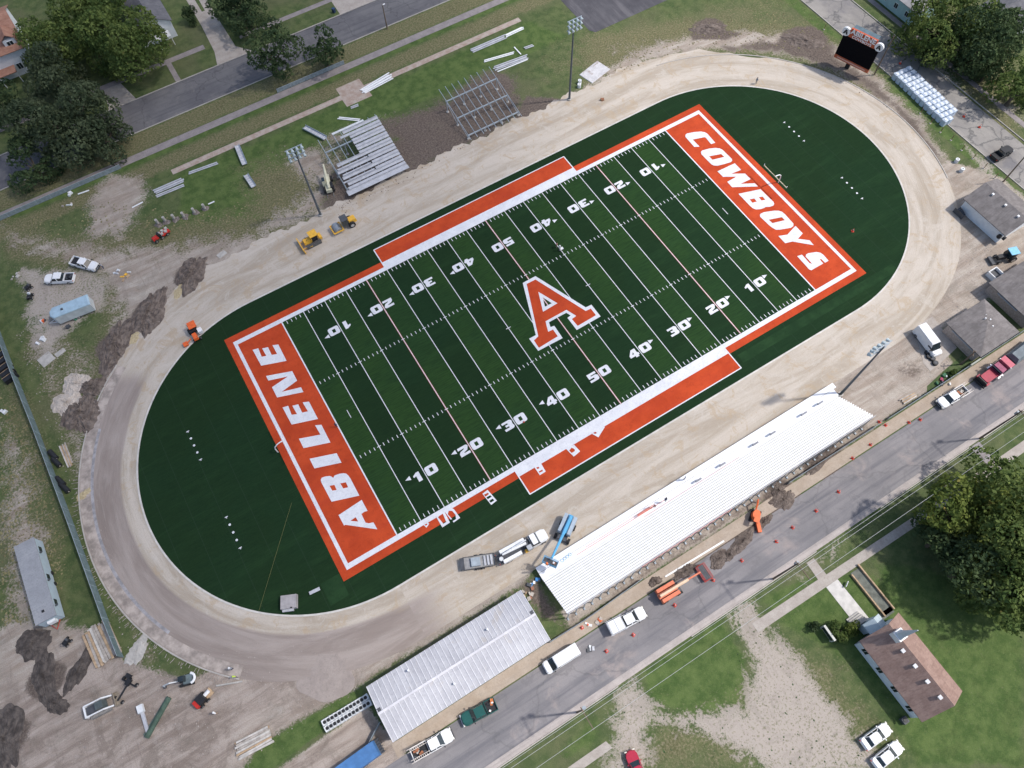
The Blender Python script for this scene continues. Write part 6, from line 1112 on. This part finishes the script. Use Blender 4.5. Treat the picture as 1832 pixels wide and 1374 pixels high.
def crown_mesh(r,hc,seed,leaf=.42,dens=1.0,nb=16,flat=.62):
    g=np.random.default_rng(seed); blobs=[]
    for i in range(nb):
        a=g.uniform(0,6.283); d=r*.70*math.sqrt(g.uniform(0,1)); el=g.uniform(-.85,.75); br=r*g.uniform(.26,.46)
        blobs.append((d*math.cos(a),d*math.sin(a),el*r*flat*(1-(d/r)**2*.7),br))
    P=[];Nn=[]
    for bx,by,bz,br in blobs:
        n=int(dens*9.5*br*br/(leaf*leaf)*.75)
        v=g.normal(size=(n,3)); v/=np.linalg.norm(v,axis=1)[:,None]; v[:,2]=np.where(g.uniform(size=n)<.5,np.abs(v[:,2]),v[:,2])
        # clumps: bias radius by low frequency lumps
        lump=.5+.5*np.sin(v[:,0]*5+bx*3)*np.sin(v[:,1]*5+by*3)*np.cos(v[:,2]*4+seed)
        rad=br*(.74+.28*lump+g.uniform(-.1,.1,n)); p=v*rad[:,None]; p[:,2]*=.85; P.append(p+np.array([bx,by,bz])); Nn.append(v)
    P=np.concatenate(P); Nn=np.concatenate(Nn)
    # drop leaves deep inside other blobs
    keep=np.ones(len(P),bool)
    for bx,by,bz,br in blobs:
        keep&=~(np.linalg.norm((P-np.array([bx,by,bz]))/np.array([1,1,.85]),axis=1)<br*.55)
    P=P[keep];Nn=Nn[keep]; n=len(P)
    d=Nn*.55+g.normal(size=(n,3))*.62; d/=np.linalg.norm(d,axis=1)[:,None]
    t=np.cross(d,g.normal(size=(n,3))); t/=np.linalg.norm(t,axis=1)[:,None]; b=np.cross(d,t); s=leaf*g.uniform(.5,1.15,n)[:,None]
    V=np.stack([P-t*s,P-b*s*.55,P+t*s,P+b*s*.55],1).reshape(-1,3); V[:,2]+=hc
    me=bpy.data.meshes.new('crown'); me.vertices.add(len(V)); me.vertices.foreach_set('co',V.astype(np.float32).ravel()); me.loops.add(4*n); me.loops.foreach_set('vertex_index',np.arange(4*n,dtype=np.int32)); me.polygons.add(n); me.polygons.foreach_set('loop_start',np.arange(0,4*n,4,dtype=np.int32)); me.polygons.foreach_set('loop_total',np.full(n,4,np.int32)); me.update(calc_edges=True)
    cl=g.uniform(size=max(4,nb*2)); bt=g.uniform(-.35,.35,n); tint=np.repeat(np.clip(g.uniform(0,.9,n)*.9+.25*(np.sin(P[:,0]*.9+seed)*np.sin(P[:,1]*.8+seed*2)>.93-.0),0,1),4)
    at_=me.attributes.new('tint','FLOAT','POINT'); at_.data.foreach_set('value',tint.astype(np.float32)); return me,blobs
CROWNS={}
def tree(label,px,r,h,kind='mid',seed=1,name='tree',cat='tree',leaf=.42,dens=1.0,group=None,nb=16,flat=.62,zc=None,trunk=True):
    flat=min(.95,h*.52/r); hc=h-r*flat*.98; x,y,_=at(px[0],px[1],hc); t=thing(name,label,cat,(x,y,0),seed*1.3,group)
    me,bl=crown_mesh(r,hc,seed,leaf,dens,nb,flat); me.materials.append(LM[kind]); o=bpy.data.objects.new('crown' if trunk else 'foliage',me); COL.objects.link(o); o.parent=t
    b=MB(); tr_=max(.12,r*.055); b.tube([(0,0,-.1),(.05,0,hc*.3),(.1,.05,hc*.6)],[tr_*1.4,tr_,tr_*.8],8)
    for bx,by,bz,br in bl[:9]: b.tube([(.1,.05,hc*.52),(bx*.45,by*.45,hc*.75),(bx*.9,by*.9,hc+bz*.6)],[tr_*.5,tr_*.32,tr_*.12],5)
    b.build('trunk' if trunk else 'stem',BARK,t); return t
TREES=[('broad green tree beside the red brown house',(97,75),8.6,13,'mid',1,20),('large bright green tree with one yellow clump by the back street',(222,78),10.5,15,'mid',2,22),('tall tree filling the gap behind the two big green trees',(165,20),9.5,14,'mid',3,18),('dusky tree over the house porch',(106,140),8.0,12,'grey',4,18),('wide dusky tree overhanging the back street',(118,215),10.5,14,'grey',5,24),('dark tree at the lower left of the street clump',(55,292),6.2,9,'dark',6,14),('dusky round tree on the right of the street clump',(185,240),6.0,9,'grey',7,14),('dark ragged tree between driveway and back street',(480,88),7.4,14,'dark',8,12),('small round dark tree on the street verge',(578,92),4.9,8,'dark',9,10),('half hidden tree cut by the left picture edge',(-5,190),6.0,9,'dark',10,14),('big tree at the top edge right of the driveway',(430,5),7.5,11,'dark',11,14),
 ('spreading tree right of the driveway along the walk',(445,42),4.2,8,'dark',12,8),
 ('tall green tree shading the side road bend',(1690,45),10.0,13,'mid',13,22),('second shade tree behind the tall green one',(1762,78),9.0,12,'dark',14,18),('dusky tree near the dark roof at upper right',(1800,35),7.5,11,'dark',15,14),('green tree cut by the right picture edge',(1822,160),6.5,9,'mid',16,12),('lower shade tree beside the side road dirt patch',(1770,122),5.0,7,'dark',17,10),('small bushy tree at the side road kerb',(1668,88),4.6,7,'dark',18,10),
 ('tall bright olive tree facing the road at right',(1730,935),7.6,15,'gold',19,20),('dark broad tree at the right picture edge, upper',(1815,880),8.8,17,'mid',20,20),('dark tree in the middle of the right hand clump',(1803,980),8.8,16,'mid',21,22),('shadowy tree at the lower side of the clump',(1738,1018),6.2,12,'dark',22,16),('lower right tree of the clump with gold leaves',(1796,1062),6.6,12,'mid',23,16),('dusky low tree nearest the footpath in the clump',(1684,965),4.6,9,'dark',24,12),('deep green tree far right, middle of the edge',(1850,1020),8,15,'mid',25,14)]
for lb,px,r,h,kd,sd,nb in TREES: tree(lb,px,r,h,kd,sd,nb=nb)
for lb,px,r,h,kd,sd in [('conical dark shrub on the lawn beside the dark roofed house',(340,28),2.4,4,'dark',31),('round bush in front of the church porch',(1505,1130),1.9,2.8,'mid',32),('smaller bush touching the church steps',(1526,1127),1.5,2.2,'gold',33),('spiky plant beside the church notice board',(1457,1121),1.0,1.4,'dark',34),('low shrub by the pavement pots',(1706,668),.9,1.2,'mid',35)]:
    tree(lb,px,r,h,kd,sd,name='shrub',cat='shrub',leaf=.2,nb=12,flat=.8,trunk=False,dens=1.6)
# clouds high above, throwing soft shade on the west and north
def cloud(label,gx,gy,rx,ry,z,th,dens):
    s=z/SUN_V.z; x=gx+SUN_V.x*s; y=gy+SUN_V.y*s
    me=bpy.data.meshes.new('cloud'); import bmesh; bm=bmesh.new(); bmesh.ops.create_icosphere(bm,subdivisions=4,radius=1)
    for v in bm.verts:
        n=v.co.copy(); k_=1+.13*math.sin(n.x*3.1+gx)*math.sin(n.y*3.7+1)+.08*math.sin(n.x*7+n.y*5); v.co=Vector((n.x*rx*k_,n.y*ry*k_,n.z*th))
    bm.to_mesh(me); bm.free(); mt=bpy.data.materials.new('cloud_vapour'); mt.use_nodes=True; nt=mt.node_tree; nt.nodes.remove(nt.nodes['Principled BSDF']); v=nt.nodes.new('ShaderNodeVolumePrincipled'); v.inputs['Density'].default_value=dens; v.inputs['Color'].default_value=(.95,.95,.97,1); nt.links.new(v.outputs[0],nt.nodes['Material Output'].inputs['Volume']); me.materials.append(mt)
    o=bpy.data.objects.new('cloud',me); COL.objects.link(o); o.location=(x,y,z); tag(o,label,'cloud',None,'stuff')
stk=MB()
_g=random.Random(9)
for i in range(120):
    t_=math.pi*(.74+.52*i/120)+_g.uniform(-.01,.01); r_=42.7+_g.uniform(-.3,.5); x_,y_=-49.3+r_*math.cos(t_),r_*math.sin(t_); stk.box((x_,y_,.1),(_g.uniform(.4,.85),.06,.07),rz=t_+_g.uniform(-.25,.25))
tag(stk.build('kerb_stakes',WOODG),'short wooden form stakes pointing outward from the west kerb','stakes',None,'stuff')
a_=at(522,900); b_=at(463,1095); st=MB(); st.tube([(a_[0],a_[1],.12),(b_[0],b_[1],.12)],.018,4); tag(st.build('string_line',mat((.2,.2,.07),.7,.1,1,name='yellow_string')),'thin yellow string stretched across the western turf','string')
CLOUDS=True
if CLOUDS: cloud('thin white cloud high above',-125,75,165,150,700,70,.0085)
# grass tufts, rubble scatter: small real clumps on rough ground
def scatter(name,label,polys,n,size,m_,seed,hgt=.12):
    g=np.random.default_rng(seed); mb=MB(); cnt=0
    for P in polys:
        xs=[p[0] for p in P]; ys=[p[1] for p in P]; X_=g.uniform(min(xs),max(xs),n); Y_=g.uniform(min(ys),max(ys),n); ins=pinpoly(X_,Y_,P)>0
        for x,y in zip(X_[ins],Y_[ins]):
            s=size*g.uniform(.4,1.3); a=g.uniform(0,3); h=hgt*g.uniform(.4,1.3); c,s_=math.cos(a)*s,math.sin(a)*s
            mb.add([(x-c,y-s_,0),(x+s_*.7,y-c*.7,0),(x+c,y+s_,0),(x-s_*.7,y+c*.7,0),(x+g.uniform(-.3,.3)*s,y+g.uniform(-.3,.3)*s,h)],[(0,1,4),(1,2,4),(2,3,4),(3,0,4)])
    o=mb.build(name,m_); tag(o,label,'ground cover',None,'stuff'); return o
GT=mat((.05,.085,.03),.9,.25,.4,name='weed_green'); 
scatter('weeds','sparse dark weeds dotted over the pale gravel drive',[W([(1100,1240),(1150,1240),(1235,1283),(1330,1262),(1300,1100),(1345,1080),(1440,1180),(1560,1330),(1600,1374),(1100,1374)])],260,.16,GT,1)
scatter('rubble','small pale stones strewn over the construction dirt',[W([(230,1170),(330,1160),(640,1110),(640,1230),(420,1374),(100,1374)]),[(-91,-36),(-91,50),(-85,50),(-80,36),(-86,20),(-88,0),(-86,-20)],[(50,-50),(58,-44),(78,-33),(82,-35),(75,-42),(58,-43),(56,-50)]],700,.14,mat((.34,.3,.27),.9,.2,.5,name='stones'),2,.1)
scatter('clods','dark earth clods on the trampled soil north of the track',[W([(640,230),(790,180),(920,140),(940,200),(740,318),(600,390),(570,340)]),W([(1300,60),(1480,90),(1600,200),(1690,310),(1600,200),(1400,95)])],1200,.2,SOILD,3,.14)
scatter('dry_tufts','dry grass tufts across the rough north and west ground',[W([(0,420),(300,430),(560,380),(560,300),(480,290),(400,390),(200,360),(60,390)]),W([(0,700),(60,760),(120,980),(100,1120),(0,1120)]),W([(1040,160),(1240,80),(1500,90),(1400,20),(1060,70)])],1600,.24,mat((.2,.18,.09),.9,.25,.4,name='dry_grass'),4,.16)
